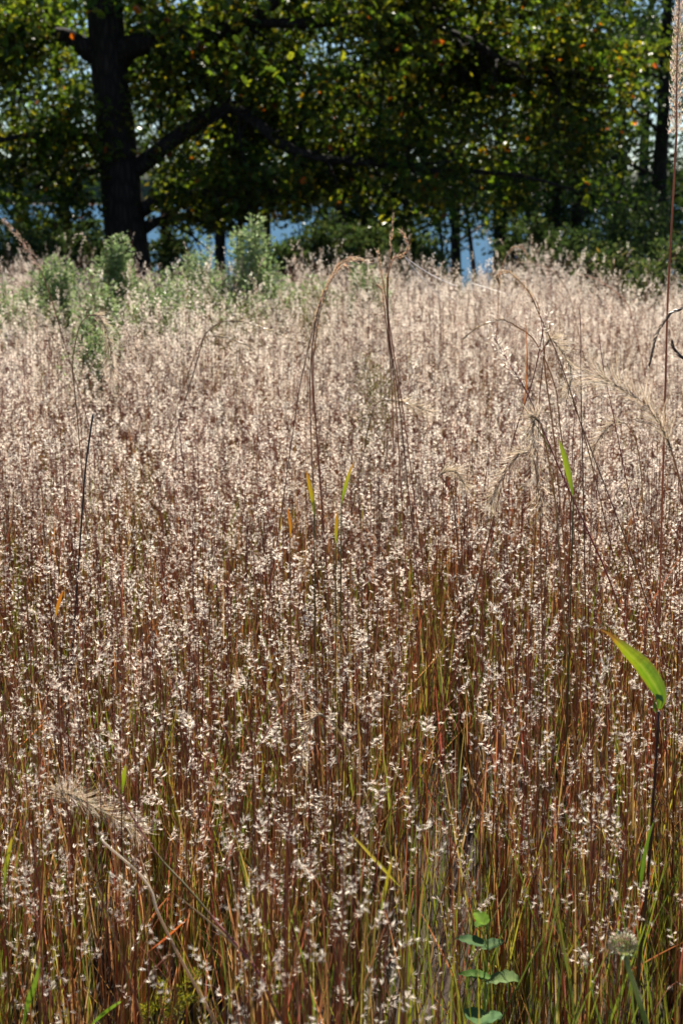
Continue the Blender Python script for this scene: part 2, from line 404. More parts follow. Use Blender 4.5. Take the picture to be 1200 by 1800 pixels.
def tree(name, label, px, dist, height, spread, z0, n_cl, per, pal, wts, kind, lsize, trunk_r=0.1, lean=(0, 0), group=None, bark=None, crad=0.5, mat=None, cat="tree", flat=0.7, gap=0.0, seed=0):
    base = at(px, 500, dist); base.z = ground_z(base.x, base.y) - 0.05
    t = thing(name, label, cat, base, group)
    pts = []; n = 9
    for i in range(n):
        k = i / (n - 1)
        pts.append(base + Vector((lean[0] * k + 0.12 * noise.noise(Vector((px * .1, k * 3, seed))), lean[1] * k + 0.12 * noise.noise(Vector((px * .1, k * 3, 7 + seed))), height * 0.92 * k)))
    mb = MB(); mb.tube(pts, [trunk_r * (1.25 - 1.1 * i / (n - 1)) for i in range(n)], 9); mb.obj("trunk", bark or M_BARK2, t, smooth=True)
    br = MB(); cs = []
    nb = max(6, int(n_cl / 14))
    for i in range(nb):
        k = U(max(0.12, z0 / height), 0.97); q = pts[0].lerp(pts[-1], k)
        f = max(0.25, 1 - abs((q.z - base.z) / height - 0.45) * 1.3)
        a = U(0, 2 * math.pi); ln = spread * f * U(0.6, 1.05)
        e = q + Vector((math.cos(a) * ln, math.sin(a) * ln, U(-0.1, 0.45) * ln)); mid = q.lerp(e, 0.5) + Vector((0, 0, 0.1 * ln))
        sp = [Vector(tuple(v)) for v in spline([q, mid, e], 6)]
        r0 = trunk_r * 0.35 * (1.1 - k)
        br.tube(sp, [r0 + 0.006, r0 * .8 + .005, r0 * .6 + .004, r0 * .4 + .004, r0 * .3 + .003, .003], 5, cap=False)
        for _ in range(int(n_cl / nb)):
            u = U(0.3, 1.05); c = sp[min(5, int(u * 5))] + Vector((U(-1, 1), U(-1, 1), U(-.7, .7))) * crad
            if noise.noise(c * 0.8) > -0.35 + gap: cs.append(tuple(c))
    br.obj("branches", bark or M_BARK2, t)["kind"] = "stuff"
    cs = [c for c in cs if c[2] > base.z + z0]
    cen = clusters(cs, per, crad, flat)
    mb = MB(); leaves(mb, cen, nrg.uniform(lsize * .75, lsize * 1.25, len(cen)), leaf_cols(len(cen), pal, wts), kind)
    mb.obj("crown", mat or M_LEAF2, t)
    return t

DARK = [(0.028, 0.055, 0.014), (0.045, 0.08, 0.018), (0.07, 0.11, 0.02), (0.3, 0.14, 0.02)]
YEL = [(0.06, 0.10, 0.016), (0.10, 0.14, 0.02), (0.15, 0.17, 0.02), (0.4, 0.2, 0.02)]
G_SH = "trees along the lake shore"
tree("maple_tree", "bushy green tree standing left behind the oak trunk", -60, 27, 9, 3.6, 0.4, 330, 16, YEL, [50, 35, 12, 3], 'oval', 0.13, 0.14, group=G_SH, seed=1)
tree("maple_tree", "leafy tree right behind the oak's trunk and lowest limb", 120, 30.5, 8, 3.0, 0.3, 260, 16, DARK, [50, 35, 14, 1], 'oval', 0.13, 0.12, group=G_SH, seed=2)
tree("shore_tree", "thin-crowned tree letting lake and sky show beside the oak trunk", 390, 33, 10, 3.2, 2.9, 150, 14, YEL, [50, 38, 11, 1], 'oval', 0.13, 0.13, group=G_SH, seed=3)
tree("shore_tree", "dark leafy tree below the middle of the oak's long limb", 600, 31, 7.5, 2.5, 1.1, 240, 16, DARK, [46, 38, 15, 1], 'oval', 0.13, 0.11, group=G_SH, seed=4)
tree("shore_tree", "tall green tree above the slim shoreline trunks", 800, 38, 12, 4.0, 4.3, 280, 16, DARK, [40, 38, 20, 2], 'oval', 0.14, 0.16, group=G_SH, seed=5)
tree("dense_tree", "dense dark tree right of the slim shoreline trunks", 1010, 31, 8.5, 2.9, 0.5, 330, 17, DARK, [60, 32, 8, 0], 'oval', 0.12, 0.13, group=G_SH, seed=6)
tree("dense_tree", "dense dark tree with thick trunk behind the tall right plume", 1150, 28, 9.5, 3.0, 0.4, 340, 17, DARK, [64, 30, 6, 0], 'oval', 0.12, 0.15, group=G_SH, seed=7)
tree("pine_tree", "tall pine with fine needles at the right edge of the wood", 1120, 40, 15, 4.2, 4.5, 330, 34, DARK, [60, 34, 6, 0], 'narrow', 0.2, 0.2, group=G_SH, seed=8)
tree("pine_tree", "slender pine rising behind the dense dark trees", 960, 44, 15, 3.8, 5.5, 260, 34, DARK, [60, 34, 6, 0], 'narrow', 0.2, 0.18, group=G_SH, seed=9)
tree("dense_tree", "dark green tree closing the wood beyond the right plume", 1330, 26, 9, 3.2, 0.3, 300, 17, DARK, [58, 34, 8, 0], 'oval', 0.13, 0.16, group=G_SH, seed=10)
tree("dense_tree", "dense green tree closing the wood left of the oak", -230, 26, 9, 3.2, 0.3, 300, 17, DARK, [50, 38, 12, 0], 'oval', 0.13, 0.16, group=G_SH, seed=11)
tree("shore_tree", "green tree filling the view above the oak's arched limb", 470, 42, 14, 4.4, 6.3, 300, 17, YEL, [44, 40, 15, 1], 'oval', 0.16, 0.16, group=G_SH, seed=12)
tree("shore_tree", "tall green tree high behind the oak trunk", 200, 40, 14, 4.4, 5.5, 300, 17, DARK, [44, 40, 15, 1], 'oval', 0.16, 0.16, group=G_SH, seed=13)
tree("shore_tree", "yellow-green tree hanging over the water in mid wood", 690, 34, 9, 3.0, 2.9, 260, 17, YEL, [40, 40, 18, 2], 'oval', 0.14, 0.13, group=G_SH, seed=14)
tree("dense_tree", "deep green tree behind the dense pair of trees", 1080, 36, 11, 3.6, 1.0, 340, 17, DARK, [60, 32, 8, 0], 'oval', 0.15, 0.17, group=G_SH, seed=15)
tree("dense_tree", "full green tree behind the bowing golden plumes", 640, 33, 9.5, 2.9, 0.6, 420, 18, DARK, [44, 40, 16, 0], 'oval', 0.14, 0.13, group=G_SH, seed=16)
tree("shore_tree", "full-crowned tree above the slim trunks by the water", 880, 34, 10, 3.1, 3.9, 420, 18, YEL, [48, 38, 13, 1], 'oval', 0.14, 0.13, group=G_SH, seed=17)
tree("shore_tree", "tree crown closing the gap behind the oak's arched limb", 450, 35, 10, 3.3, 4.6, 380, 18, DARK, [44, 40, 16, 0], 'oval', 0.14, 0.13, group=G_SH, seed=18)
tree("shore_tree", "tree crown filling the gap just left of the oak trunk", 40, 33, 10, 3.3, 0.8, 400, 18, DARK, [44, 40, 16, 0], 'oval', 0.14, 0.13, group=G_SH, seed=19)
tree("shore_tree", "tree crown between oak trunk and arched limb", 290, 37, 11, 3.0, 4.9, 340, 18, YEL, [50, 38, 11, 1], 'oval', 0.14, 0.13, group=G_SH, seed=30)
tree("dense_tree", "dense low tree at the water right of the slim trunks", 975, 33, 8, 2.4, 0.3, 380, 18, DARK, [60, 32, 8, 0], 'oval', 0.13, 0.12, group=G_SH, seed=31)
tree("dense_tree", "dense low tree at the water beneath the oak's long limb", 715, 32, 6.6, 1.7, 0.3, 260, 18, DARK, [56, 34, 10, 0], 'oval', 0.13, 0.1, group=G_SH, seed=32)
for i, (px, d, lean) in enumerate([(800, 37, -0.7), (832, 36.5, -1.0), (856, 37.5, -0.8), (874, 36.2, -0.1), (415, 36, 0.1), (560, 36, 0.3)]):
    tree("slim_shore_tree", (["slim dark trunk standing in front of the bright lake"] * 4 + ["dark trunk before blue water beside the feathery green bush", "slim dark trunk rising behind the bowing golden plumes"])[i], px, d, 7.5, 1.7, 4.0, 46, 14, DARK, [50, 36, 14, 0], 'oval', 0.13, [0.07, 0.075, 0.09, 0.13, 0.15, 0.1][i], (lean, 0), "slim trunks at the water's edge", seed=20 + i)

# ------------------------------------------------------------------ shrubs and bushes
def shrub(name, label, px, ytop, dist, width, n, pal, wts, lsize, kind='oval', mat=None, group=None, cat="shrub", z0=0.25, fluff=0, col_stem=(0.10, 0.09, 0.05), plume=False):
    top = at(px, ytop, dist); base = Vector((top.x, top.y, ground_z(top.x, top.y))); h = top.z
    t = thing(name, label, cat, base, group)
    st = MB(); lf = MB(); fl = MB()
    ns = max(9, int(width * 44)) if not plume else max(4, int(width * 20)); cs = []; dirs = []
    for i in range(ns):
        a = U(0, 2 * math.pi); rr = width * math.sqrt(U(0, 1)) * 0.5
        hh = h - width * .75 * (rr / (width * 0.5)) ** 2 * U(0.4, 1) - U(0, .10) * h if i else h
        e = base + Vector((math.cos(a) * rr, math.sin(a) * rr, hh)); q = base + Vector((math.cos(a) * rr * .25, math.sin(a) * rr * .25, 0))
        mid = q.lerp(e, 0.5) + Vector((math.cos(a), math.sin(a), 0)) * rr * 0.2
        sp = [Vector(tuple(v)) for v in spline([q, mid, e], 8)]
        st.tube(sp, [(0.0025 if plume else 0.007) * (1 - .1 * k) for k in range(8)], 4, col_stem, cap=False)
        for _ in range(int(n / ns * (2.5 if mat is None and lsize < .05 else 1))):
            u = U(z0, 1.0) ** 0.75; p = sp[0].lerp(sp[4], u * 2) if u < .5 else sp[4].lerp(sp[7], u * 2 - 1)
            w = 0.045 + 0.09 * (1 - u) if plume else 0.03 + 0.10 * (1 - u * .6) * min(1, width * 2)
            off = perp(Vector((0, 0, 1))) * U(0, w); p = p + off + Vector((0, 0, U(-.02, .03)))
            cs.append(tuple(p)); dd = off.normalized() * 0.8 + Vector((0, 0, U(0.2, 1.2))); dirs.append(tuple(dd))
            if fluff and u > .8 and U(0, 1) < fluff:
                for k in range(7):
                    d = Vector((U(-1, 1), U(-1, 1), U(-.3, 1))).normalized() * U(.006, .012); s_ = perp(d.normalized()) * .0016
                    fl.add([p - s_, p + s_, p + d], [(0, 1, 2)], (.8, .78, .72))
    st.obj("stem", M_GRASS, t)
    leaves(lf, np.array(cs), nrg.uniform(lsize * .7, lsize * 1.3, len(cs)), leaf_cols(len(cs), pal, wts, 0.2), kind, dirs=np.array(dirs), upb=0.5)
    lf.obj("foliage", mat or M_SHRUB, t)
    if fl.v: fl.obj("white_tufts", M_FLUFF, t)["kind"] = "stuff"
    return t
GS = [(0.21, 0.30, 0.11), (0.30, 0.40, 0.15), (0.40, 0.49, 0.23), (0.55, 0.60, 0.38)]; GSW = [30, 40, 22, 8]
G_GS = "grey-green shrubs at the far edge of the meadow"
shrub("groundsel_shrub", "tallest grey-green bush in front of the oak trunk", 205, 412, 9.6, 0.36, 2600, GS, GSW, 0.026, group=G_GS, fluff=.03)
shrub("groundsel_shrub", "small round grey-green bush left of the tallest one", 112, 450, 9.3, 0.22, 1200, GS, GSW, 0.026, group=G_GS, fluff=.05)
shrub("groundsel_shrub", "low wide grey-green bush at the meadow's left end", 30, 492, 9.0, 0.5, 1700, GS, GSW, 0.026, group=G_GS)
shrub("groundsel_shrub", "loose pale bush with white tufts right of the tallest one", 335, 418, 10.6, 0.34, 1300, GS, GSW, 0.024, group=G_GS, fluff=.16)
shrub("groundsel_shrub", "feathery upright green bush standing before the blue water", 452, 382, 10.4, 0.36, 1500, GS, GSW, 0.028, group=G_GS)
shrub("groundsel_shrub", "low green bush at the foot of the tallest one", 262, 500, 8.6, 0.55, 1900, GS, GSW, 0.026, group=G_GS, fluff=.05)
shrub("groundsel_shrub", "blue-green bush beside the upright golden grass cluster", 642, 470, 10.8, 0.36, 1300, GS, GSW, 0.026, group=G_GS)
shrub("groundsel_shrub", "low bush half sunk in pink grass beneath the feathery one", 430, 492, 9.6, 0.5, 1300, GS, GSW, 0.026, group=G_GS)
shrub("groundsel_shrub", "small leafy bush almost swallowed by the grass", 150, 545, 7.4, 0.34, 900, GS, GSW, 0.024, group=G_GS)
for px, yt, d, w, lab in [(292, 468, 9.4, .42, "mid-height pale bush just right of the tallest one"), (385, 470, 10.2, .4, "pale leafy bush between the tufted and the feathery one"),
        (498, 468, 10.4, .38, "pale bush right of the feathery upright one"), (70, 470, 9.6, .36, "pale bush between the small round one and the meadow's end"),
        (168, 478, 8.9, .3, "short pale bush hugging the left side of the tallest one"), (580, 492, 10.6, .34, "low pale bush under the bowing golden plumes")]:
    shrub("groundsel_shrub", lab, px, yt, d, w, 1200, GS, GSW, 0.026, group=G_GS, fluff=.06)
WB = [(0.05, 0.085, 0.02), (0.08, 0.12, 0.028), (0.13, 0.16, 0.04), (0.3, 0.2, 0.03)]
G_WB = "bushes between meadow and wood"
shrub("woodland_bush", "mid-green bush behind the meadow under the dense dark trees", 1090, 415, 13, .95, 3000, WB, [14, 44, 40, 2], 0.055, group=G_WB, cat="bush")
shrub("woodland_bush", "green bush behind the tall right plume", 1190, 395, 14, 1.0, 3000, WB, [24, 46, 30, 0], 0.055, group=G_WB, cat="bush")
shrub("woodland_bush", "low dark bush beside the slim shoreline trunks", 965, 452, 19, 1.1, 1700, WB, [60, 34, 6, 0], 0.075, group=G_WB, cat="bush")
shrub("woodland_bush", "dark bush below the bent golden plume", 590, 432, 21, 1.3, 2000, WB, [66, 28, 6, 0], 0.085, group=G_WB, cat="bush")
shrub("woodland_bush", "yellow-green bush beside the spider silk", 745, 430, 21.5, 1.0, 1200, WB, [45, 36, 19, 0], 0.085, group=G_WB, cat="bush")
shrub("woodland_bush", "shadowed bush left of the oak's foot", 60, 400, 21, 1.9, 3000, WB, [66, 28, 6, 0], 0.085, group=G_WB, cat="bush")
shrub("woodland_bush", "shadowed low bush right of the oak's foot", 315, 455, 21, 1.0, 1100, WB, [66, 28, 6, 0], 0.085, group=G_WB, cat="bush")
shrub("woodland_bush", "dark bush in shade between oak and water", 500, 418, 24, 1.2, 2200, WB, [66, 28, 6, 0], 0.09, group=G_WB, cat="bush")
shrub("woodland_bush", "broad dark bush under the dense trees", 1010, 395, 23, 1.9, 3200, WB, [66, 28, 6, 0], 0.09, group=G_WB, cat="bush")
shrub("woodland_bush", "broad shadowed bush filling the space left of the oak's foot", 140, 370, 25, 1.8, 3200, WB, [60, 32, 8, 0], 0.09, group=G_WB, cat="bush")
shrub("woodland_bush", "leafy bush hanging over the water under the long limb", 665, 385, 25, 1.5, 2600, WB, [50, 36, 14, 0], 0.09, group=G_WB, cat="bush")
shrub("woodland_bush", "tall shadowed bush behind the rusty leaning plume", 20, 330, 24, 2.4, 4200, WB, [56, 34, 10, 0], 0.09, group=G_WB, cat="bush")
shrub("woodland_bush", "leafy dark bush closing the gap right of the slim trunks", 935, 375, 25, 1.3, 2600, WB, [50, 38, 12, 0], 0.09, group=G_WB, cat="bush")
shrub("woodland_bush", "leafy bush behind the upright brown plumes", 715, 395, 24, 1.1, 2000, WB, [46, 38, 16, 0], 0.09, group=G_WB, cat="bush")
shrub("woodland_bush", "leafy bush under the long limb behind the bowing plumes", 585, 365, 26, 1.6, 3000, WB, [46, 38, 16, 0], 0.09, group=G_WB, cat="bush")
shrub("woodland_bush", "small leafy bush over the water right beside the oak trunk", 300, 395, 25, .8, 1100, WB, [46, 38, 16, 0], 0.09, group=G_WB, cat="bush")
shrub("woodland_bush", "tall dark bush at the right end of the wood", 1140, 330, 24, 2.4, 4200, WB, [64, 30, 6, 0], 0.09, group=G_WB, cat="bush")
GR = [(0.13, 0.13, 0.02), (0.20, 0.18, 0.025), (0.28, 0.23, 0.04), (0.10, 0.12, 0.025)]; GRW = [35, 35, 15, 15]
G_GR = "goldenrod plants in the meadow"
shrub("goldenrod_plant", "olive-yellow goldenrod beside the bent golden plume", 540, 512, 8.8, 0.30, 1300, GR, GRW, 0.016, 'narrow', group=G_GR, cat="wildflower", plume=True)
shrub("goldenrod_plant", "faded olive goldenrod left of the bent golden plume", 412, 520, 7.6, 0.34, 1300, GR, GRW, 0.014, 'narrow', group=G_GR, cat="wildflower", plume=True)
shrub("goldenrod_plant", "thin olive goldenrod between the two golden plume clusters", 655, 615, 5.6, 0.16, 900, GR, GRW, 0.014, 'narrow', group=G_GR, cat="wildflower", plume=True)

# ------------------------------------------------------------------ bluestem grass
RED = [(0.35, 0.13, 0.065), (0.42, 0.18, 0.085), (0.31, 0.09, 0.065), (0.43, 0.23, 0.10), (0.36, 0.22, 0.08)]
GRN = [(0.13, 0.17, 0.028), (0.20, 0.23, 0.033), (0.30, 0.29, 0.045), (0.09, 0.13, 0.025)]
ORG = [(0.38, 0.16, 0.05), (0.42, 0.27, 0.11), (0.46, 0.34, 0.20)]
WHT = (0.93, 0.86, 0.75)
def blade_col():
    u = U(0, 1)
    return jit(rng.choice(RED) if u < .50 else rng.choice(GRN) if u < .83 else rng.choice(ORG))

def spikelets(mbs, pts, n, hair=5, hl=(0.006, 0.011), hw=0.00075, slot=1, wc=None):
    """spikelets alternating along a wavy rachis, each a husk and a curved tuft of white hairs"""
    m = len(pts) - 1; o0 = perp((pts[-1] - pts[0]).normalized())
    for i in range(n):
        u = 0.06 + 0.94 * i / max(1, n - 1); k = min(m - 1, int(u * m)); p = pts[k].lerp(pts[k + 1], u * m - k)
        t = (pts[k + 1] - pts[k]).normalized(); o = ((o0 if i % 2 else -o0) + perp(t) * 0.5).normalized()
        a = (t * U(.25, .8) + o).normalized()
        s_ = perp(a) * 0.0008; L = U(.005, .007)
        mbs.add([p, p + a * L * .45 + s_, p + a * L, p + a * L * .45 - s_], [(0, 1, 2), (0, 2, 3)], jit((0.6, 0.48, 0.36)), 0)
        for h in range(hair):
            tight = h < hair * .6
            d = (a + perp(a) * (U(.0, .5) if tight else U(.5, 1.3))).normalized(); l_ = U(*hl); s2 = perp(d) * (hw if tight else hw * .5)
            q = p + a * L * U(.0, .35)
            d2 = (d + t * U(.2, .7)).normalized()
            e = q + d * l_ * .55; e2 = e + d2 * l_ * .45
            mbs.add([q - s2 * .6, q + s2 * .6, e + s2, e - s2, e2], [(0, 1, 2), (0, 2, 3), (3, 2, 4)], jit(wc or WHT, .08), slot)

def culm(mbs, base, h, lean, az, hair=6, seeds=True, mhead=None, nleaf=(2, 4), fl=1.0, bigk=1.0, nh=10):
    mh = mhead if mhead is not None else mbs
    dr = Vector((math.cos(az), math.sin(az), 0)); c0 = jit(rng.choice(RED)); cb = jit(rng.choice(GRN) if U(0, 1) < .5 else rng.choice(RED)); ct = jit((0.26, 0.11, 0.08))
    n = 7; pts = []; cur = Vector(base); bend = U(-.5, 1.0) * lean
    for i in range(n):
        k = i / (n - 1); pts.append(cur.copy())
        d = (Vector((0, 0, 1)) + dr * (lean + bend * k) + Vector((U(-.03, .03), U(-.03, .03), 0))).normalized(); cur = cur + d * h / (n - 1)
    r = U(.0013, .0021)
    mbs.tube(pts, [r * (1.15 - .75 * i / (n - 1)) for i in range(n)], 3, [mixc(cb, c0, min(1, i / 3)) if i < 4 else mixc(c0, ct, (i - 3) / 3) for i in range(n)], 0, cap=False)
    for _ in range(rng.randint(*nleaf)):
        k = U(0.05, 0.62); q = pts[0].lerp(pts[-1], k); i = int(k * (n - 1)); q = pts[i].lerp(pts[i + 1], k * (n - 1) - i)
        a = U(0, 2 * math.pi); o = Vector((math.cos(a), math.sin(a), 0)); L = U(.12, .30); w = U(.0018, .0038); c = blade_col(); c2 = mixc(c, rng.choice(ORG + RED), U(0, .8))
        P_ = [q]; d = (Vector((0, 0, 1)) + o * (U(.03, .16) if U(0, 1) < .78 else U(.2, .8))).normalized(); cu = Vector(q)
        for s in range(4):
            d = (d + o * U(-.03, .06) + Vector((0, 0, U(-.05, .02)))).normalized(); cu = cu + d * L / 4; P_.append(cu.copy())
        mbs.ribbon(P_, [w * .7, w, w * .85, w * .55, w * .1], perp(d), [mixc(c, c2, s / 4) for s in range(5)], 0)
    if not seeds: return pts
    m = int(U(2.0, 6.0) * fl); wc = mixc(WHT, (.66, .50, .38), U(0, 1) ** 2 * .7); big = U(.75, 1.25) * bigk
    for b_ in range(m):
        k = 0.50 + 0.5 * (b_ + U(0, .7)) / m; k = min(k, .995); i = min(n - 2, int(k * (n - 1))); q = pts[i].lerp(pts[i + 1], k * (n - 1) - i)
        a = U(0, 2 * math.pi); o = Vector((math.cos(a), math.sin(a), 0)); L = U(.03, .075) * (1.25 - .5 * k) 
        d = (Vector((0, 0, 1)) + o * U(.12, .5) + dr * lean).normalized(); rp = [q]; cu = Vector(q); R = U(.028, .052) * (.5 + .5 * bigk)
        for s in range(3): cu = cu + d * L / 3; d = (d + o * U(-.02, .18)).normalized(); rp.append(cu.copy())
        rc = [cu.copy()]
        for s in range(4): d = (d + Vector((U(-.2, .2), U(-.2, .2), U(-.16, .06)))).normalized(); cu = cu + d * R / 4; rc.append(cu.copy())
        mbs.ribbon(rp + rc[1:], [.0008] * 3 + [.0007] * 5, perp(d), jit(ct), 0)
        spikelets(mh, rc, rng.randint(3, 7), nh, (.0055 * big, .0115 * big), (.00045 if nh > 8 else .0007) * big, wc=wc)
    return pts

GRASS_SRC = []
def make_tuft(i, n_c=15, seeds=True, n_basal=14, hair=6, h=(.66, .98), fl=1.0, sp=.7, bigk=1.0, nh=10):
    mbs = MB()
    for _ in range(n_c):
        a = U(0, 2 * math.pi); rr = .085 * math.sqrt(U(0, 1))
        culm(mbs, Vector((math.cos(a) * rr, math.sin(a) * rr, -.01)), U(*h), abs(rng.gauss(0.015, .045)) if U(0, 1) < .86 else U(.1, .38), a + U(-1, 1), hair, seeds and U(0, 1) < sp, fl=fl, bigk=bigk, nh=nh)
    for _ in range(n_basal):
        a = U(0, 2 * math.pi); o = Vector((math.cos(a), math.sin(a), 0)); q = o * U(0, .09); L = U(.25, .55); w = U(.0022, .0044); c = blade_col()
        d = (Vector((0, 0, 1)) + o * (U(.0, .16) if U(0, 1) < .78 else U(.2, .9))).normalized(); P_ = [q]; cu = Vector(q)
        for s in range(5): d = (d + o * U(-.02, .06) + Vector((0, 0, U(-.06, 0)))).normalized(); cu = cu + d * L / 5; P_.append(cu.copy())
        mbs.ribbon(P_, [w * .7, w, w, w * .8, w * .5, w * .08], perp(d), [mixc(c, rng.choice(ORG), s * .08) for s in range(6)], 0)
    return mbs.mesh("tuft_%d" % i, [M_GRASS, M_FLUFF])

def scatter(name, label, meshes, P, rot, scl, var, cat):
    me = bpy.data.meshes.new(name); me.vertices.add(len(P)); me.vertices.foreach_set("co", np.array(P, np.float32).ravel())
    a = me.attributes.new("rot", 'FLOAT_VECTOR', 'POINT'); a.data.foreach_set("vector", np.array(rot, np.float32).ravel())
    a = me.attributes.new("scl", 'FLOAT_VECTOR', 'POINT'); a.data.foreach_set("vector", np.array(scl, np.float32).ravel())
    a = me.attributes.new("var", 'INT', 'POINT'); a.data.foreach_set("value", np.array(var, np.int32))
    o = bpy.data.objects.new(name, me); COL.objects.link(o)
    ng = bpy.data.node_groups.new(name + "_nodes", 'GeometryNodeTree')
    ng.interface.new_socket("Geometry", in_out='INPUT', socket_type='NodeSocketGeometry'); ng.interface.new_socket("Geometry", in_out='OUTPUT', socket_type='NodeSocketGeometry')
    N = ng.nodes; Lk = ng.links
    gi = N.new("NodeGroupInput"); go = N.new("NodeGroupOutput"); ip = N.new("GeometryNodeInstanceOnPoints")
    gt = N.new("GeometryNodeGeometryToInstance")
    for mm in reversed(meshes):            # the node lists its inputs last link first
        so = bpy.data.objects.new(mm.name, mm)
        oi = N.new("GeometryNodeObjectInfo"); oi.inputs["Object"].default_value = so; oi.inputs["As Instance"].default_value = False
        Lk.new(oi.outputs["Geometry"], gt.inputs[0])
    def na(nm, ty):
        x = N.new("GeometryNodeInputNamedAttribute"); x.data_type = ty; x.inputs[0].default_value = nm; return x.outputs[0]
    ip.inputs["Pick Instance"].default_value = True
    Lk.new(gi.outputs[0], ip.inputs["Points"]); Lk.new(gt.outputs[0], ip.inputs["Instance"])
    Lk.new(na("var", 'INT'), ip.inputs["Instance Index"]); Lk.new(na("rot", 'FLOAT_VECTOR'), ip.inputs["Rotation"]); Lk.new(na("scl", 'FLOAT_VECTOR'), ip.inputs["Scale"])
    Lk.new(ip.outputs[0], go.inputs[0])
    md = o.modifiers.new("scatter", 'NODES'); md.node_group = ng
    o["label"] = label; o["category"] = cat; o["kind"] = "stuff"
    return o

def wedge(y, margin): return 0.245 * y + margin

CLEAR = []
for px, py, d, cw, cl in [(310, 1745, 2.05, .10, .5), (850, 1690, 2.05, .085, .5), (1092, 1650, 1.75, .07, .3)]:
    q = at(px, py, d); CLEAR.append((q.x, q.y, cw, cl))
near_m = [make_tuft(i, 13, True, 14, 6, fl=1.0, sp=.5) for i in range(6)] + [make_tuft(10 + i, 13, True, 12, 6, fl=1.1, sp=.68, bigk=1.15, nh=8) for i in range(6)]
far_m = [make_tuft(100 + i, 13, True, 6, 6, fl=1.45, sp=.62, bigk=1.5, nh=6) for i in range(8)]
P, R_, S_, Vr = [], [], [], []
y = 1.30
pts = []
def put(y0, y1, dens, nvar, off, hs=1.0):
    area = (wedge(y0, 1.6) + wedge(y1, 1.6)) * (y1 - y0)
    for _ in range(int(area * dens)):
        yy = U(y0, y1); w = wedge(yy, 1.6); xx = U(-w, w)
        if any(abs(xx - cx - (yy - cy_) * cx / cy_) < cw and cy_ - cl < yy < cy_ + .1 for cx, cy_, cw, cl in CLEAR): continue
        nz_ = noise.noise(Vector((xx * 0.9, yy * 0.9, 0)))
        s = (0.95 + (0.12 if yy < 6 else .24) * nz_ + U(-.12, .10)) * hs
        P.append((xx, yy, ground_z(xx, yy))); R_.append((U(-.04, .04), U(-.04, .04), U(0, 6.28))); S_.append((1, 1, 1) if False else (U(.9, 1.1), U(.9, 1.1), s)); fz = noise.noise(Vector((xx * 1.7 + 30, yy * 1.7, 2))) + U(-.35, .35); Vr.append(off + min(nvar - 1, max(0, int((.5 + .75 * fz) * nvar))))
put(1.5, 2.3, 30, 6, 0, .9); put(2.3, 3.2, 35, 9, 0, .96); put(3.2, 4.8, 36, 8, 4); put(4.8, 7.0, 36, 10, 8); put(7.0, 11.5, 36, 8, 12, 1.0); put(11.5, 15.0, 24, 8, 12, 1.0)
def clump(px, d, r, n_, hs):
    c = at(px, 560, d)
    for _ in range(n_):
        a = U(0, 6.28); k = r * math.sqrt(U(0, 1)); xx, yy = c.x + math.cos(a) * k * 1.4, c.y + math.sin(a) * k
        P.append((xx, yy, ground_z(xx, yy))); R_.append((U(-.12, .12), U(-.12, .12), U(0, 6.28))); S_.append((1, 1, hs * U(.85, 1.06))); Vr.append(12 + rng.randrange(8))
clump(345, 7.2, .32, 34, 1.2); clump(560, 9.5, .35, 22, 1.2); clump(300, 10, .3, 16, 1.28); clump(770, 9.5, .4, 26, 1.22); clump(690, 8.2, .3, 18, 1.15)
clump(880, 10, .4, 22, 1.25); clump(1010, 9.5, .4, 22, 1.2); clump(1130, 9, .35, 18, 1.15); clump(20, 8.5, .35, 16, 1.2); clump(600, 11, .4, 16, 1.3); clump(950, 11.5, .4, 16, 1.3); clump(270, 8.5, .2, 8, 1.3)
scatter("bluestem_grass", "dense meadow of red-brown bluestem grass with white fluffy seeds", near_m + far_m, P, R_, S_, Vr, "grass")

# green undergrowth blades among the bluestem
def make_green(i):
    mbs = MB()
    for _ in range(6):
        a = U(0, 2 * math.pi); o = Vector((math.cos(a), math.sin(a), 0)); q = o * U(0, .10); L = U(.3, .66); w = U(.0022, .0046); c = jit(rng.choice(GRN))
        d = (Vector((0, 0, 1)) + o * U(.0, .12)).normalized(); P_ = [q]; cu = Vector(q)
        for s in range(5): d = (d + o * U(-.02, .10) + Vector((0, 0, U(-.08, 0)))).normalized(); cu = cu + d * L / 5; P_.append(cu.copy())
        tipc = rng.choice(ORG) if U(0, 1) < .4 else c
        mbs.ribbon(P_, [w * .7, w, w, w * .8, w * .5, w * .08], perp(d), [mixc(c, tipc, max(0, s - 2) / 3) for s in range(6)], 0, fold=.3)
    return mbs.mesh("green_%d" % i, [M_GRASS])
gm = [make_green(i) for i in range(6)]
P, R_, S_, Vr = [], [], [], []
for _ in range(2300):
    yy = 1.45 + 9 * U(0, 1) ** 1.3; w = wedge(yy, 1.2); xx = U(-w, w)
    if noise.noise(Vector((xx * 1.3 + 4, yy * 1.3, 5))) < -0.25: continue
    P.append((xx, yy, ground_z(xx, yy))); R_.append((U(-.1, .1), U(-.1, .1), U(0, 6.28))); k = U(.8, 1.15); S_.append((k, k, k)); Vr.append(rng.randrange(6))
scatter("green_grass", "yellow-green grass blades growing low among the red stems", gm, P, R_, S_, Vr, "grass")

# shaded ground cover under the trees
P, R_, S_, Vr = [], [], [], []
for _ in range(1500):
    yy = U(14, 26); w = wedge(yy, 3); xx = U(-w, w)
    P.append((xx, yy, ground_z(xx, yy))); R_.append((U(-.15, .15), U(-.15, .15), U(0, 6.28))); k = U(.6, 1.0); S_.append((k * 1.3, k * 1.3, k)); Vr.append(rng.randrange(6))
scatter("undergrowth_grass", "shaded green grass on the ground beneath the oak", gm, P, R_, S_, Vr, "grass")

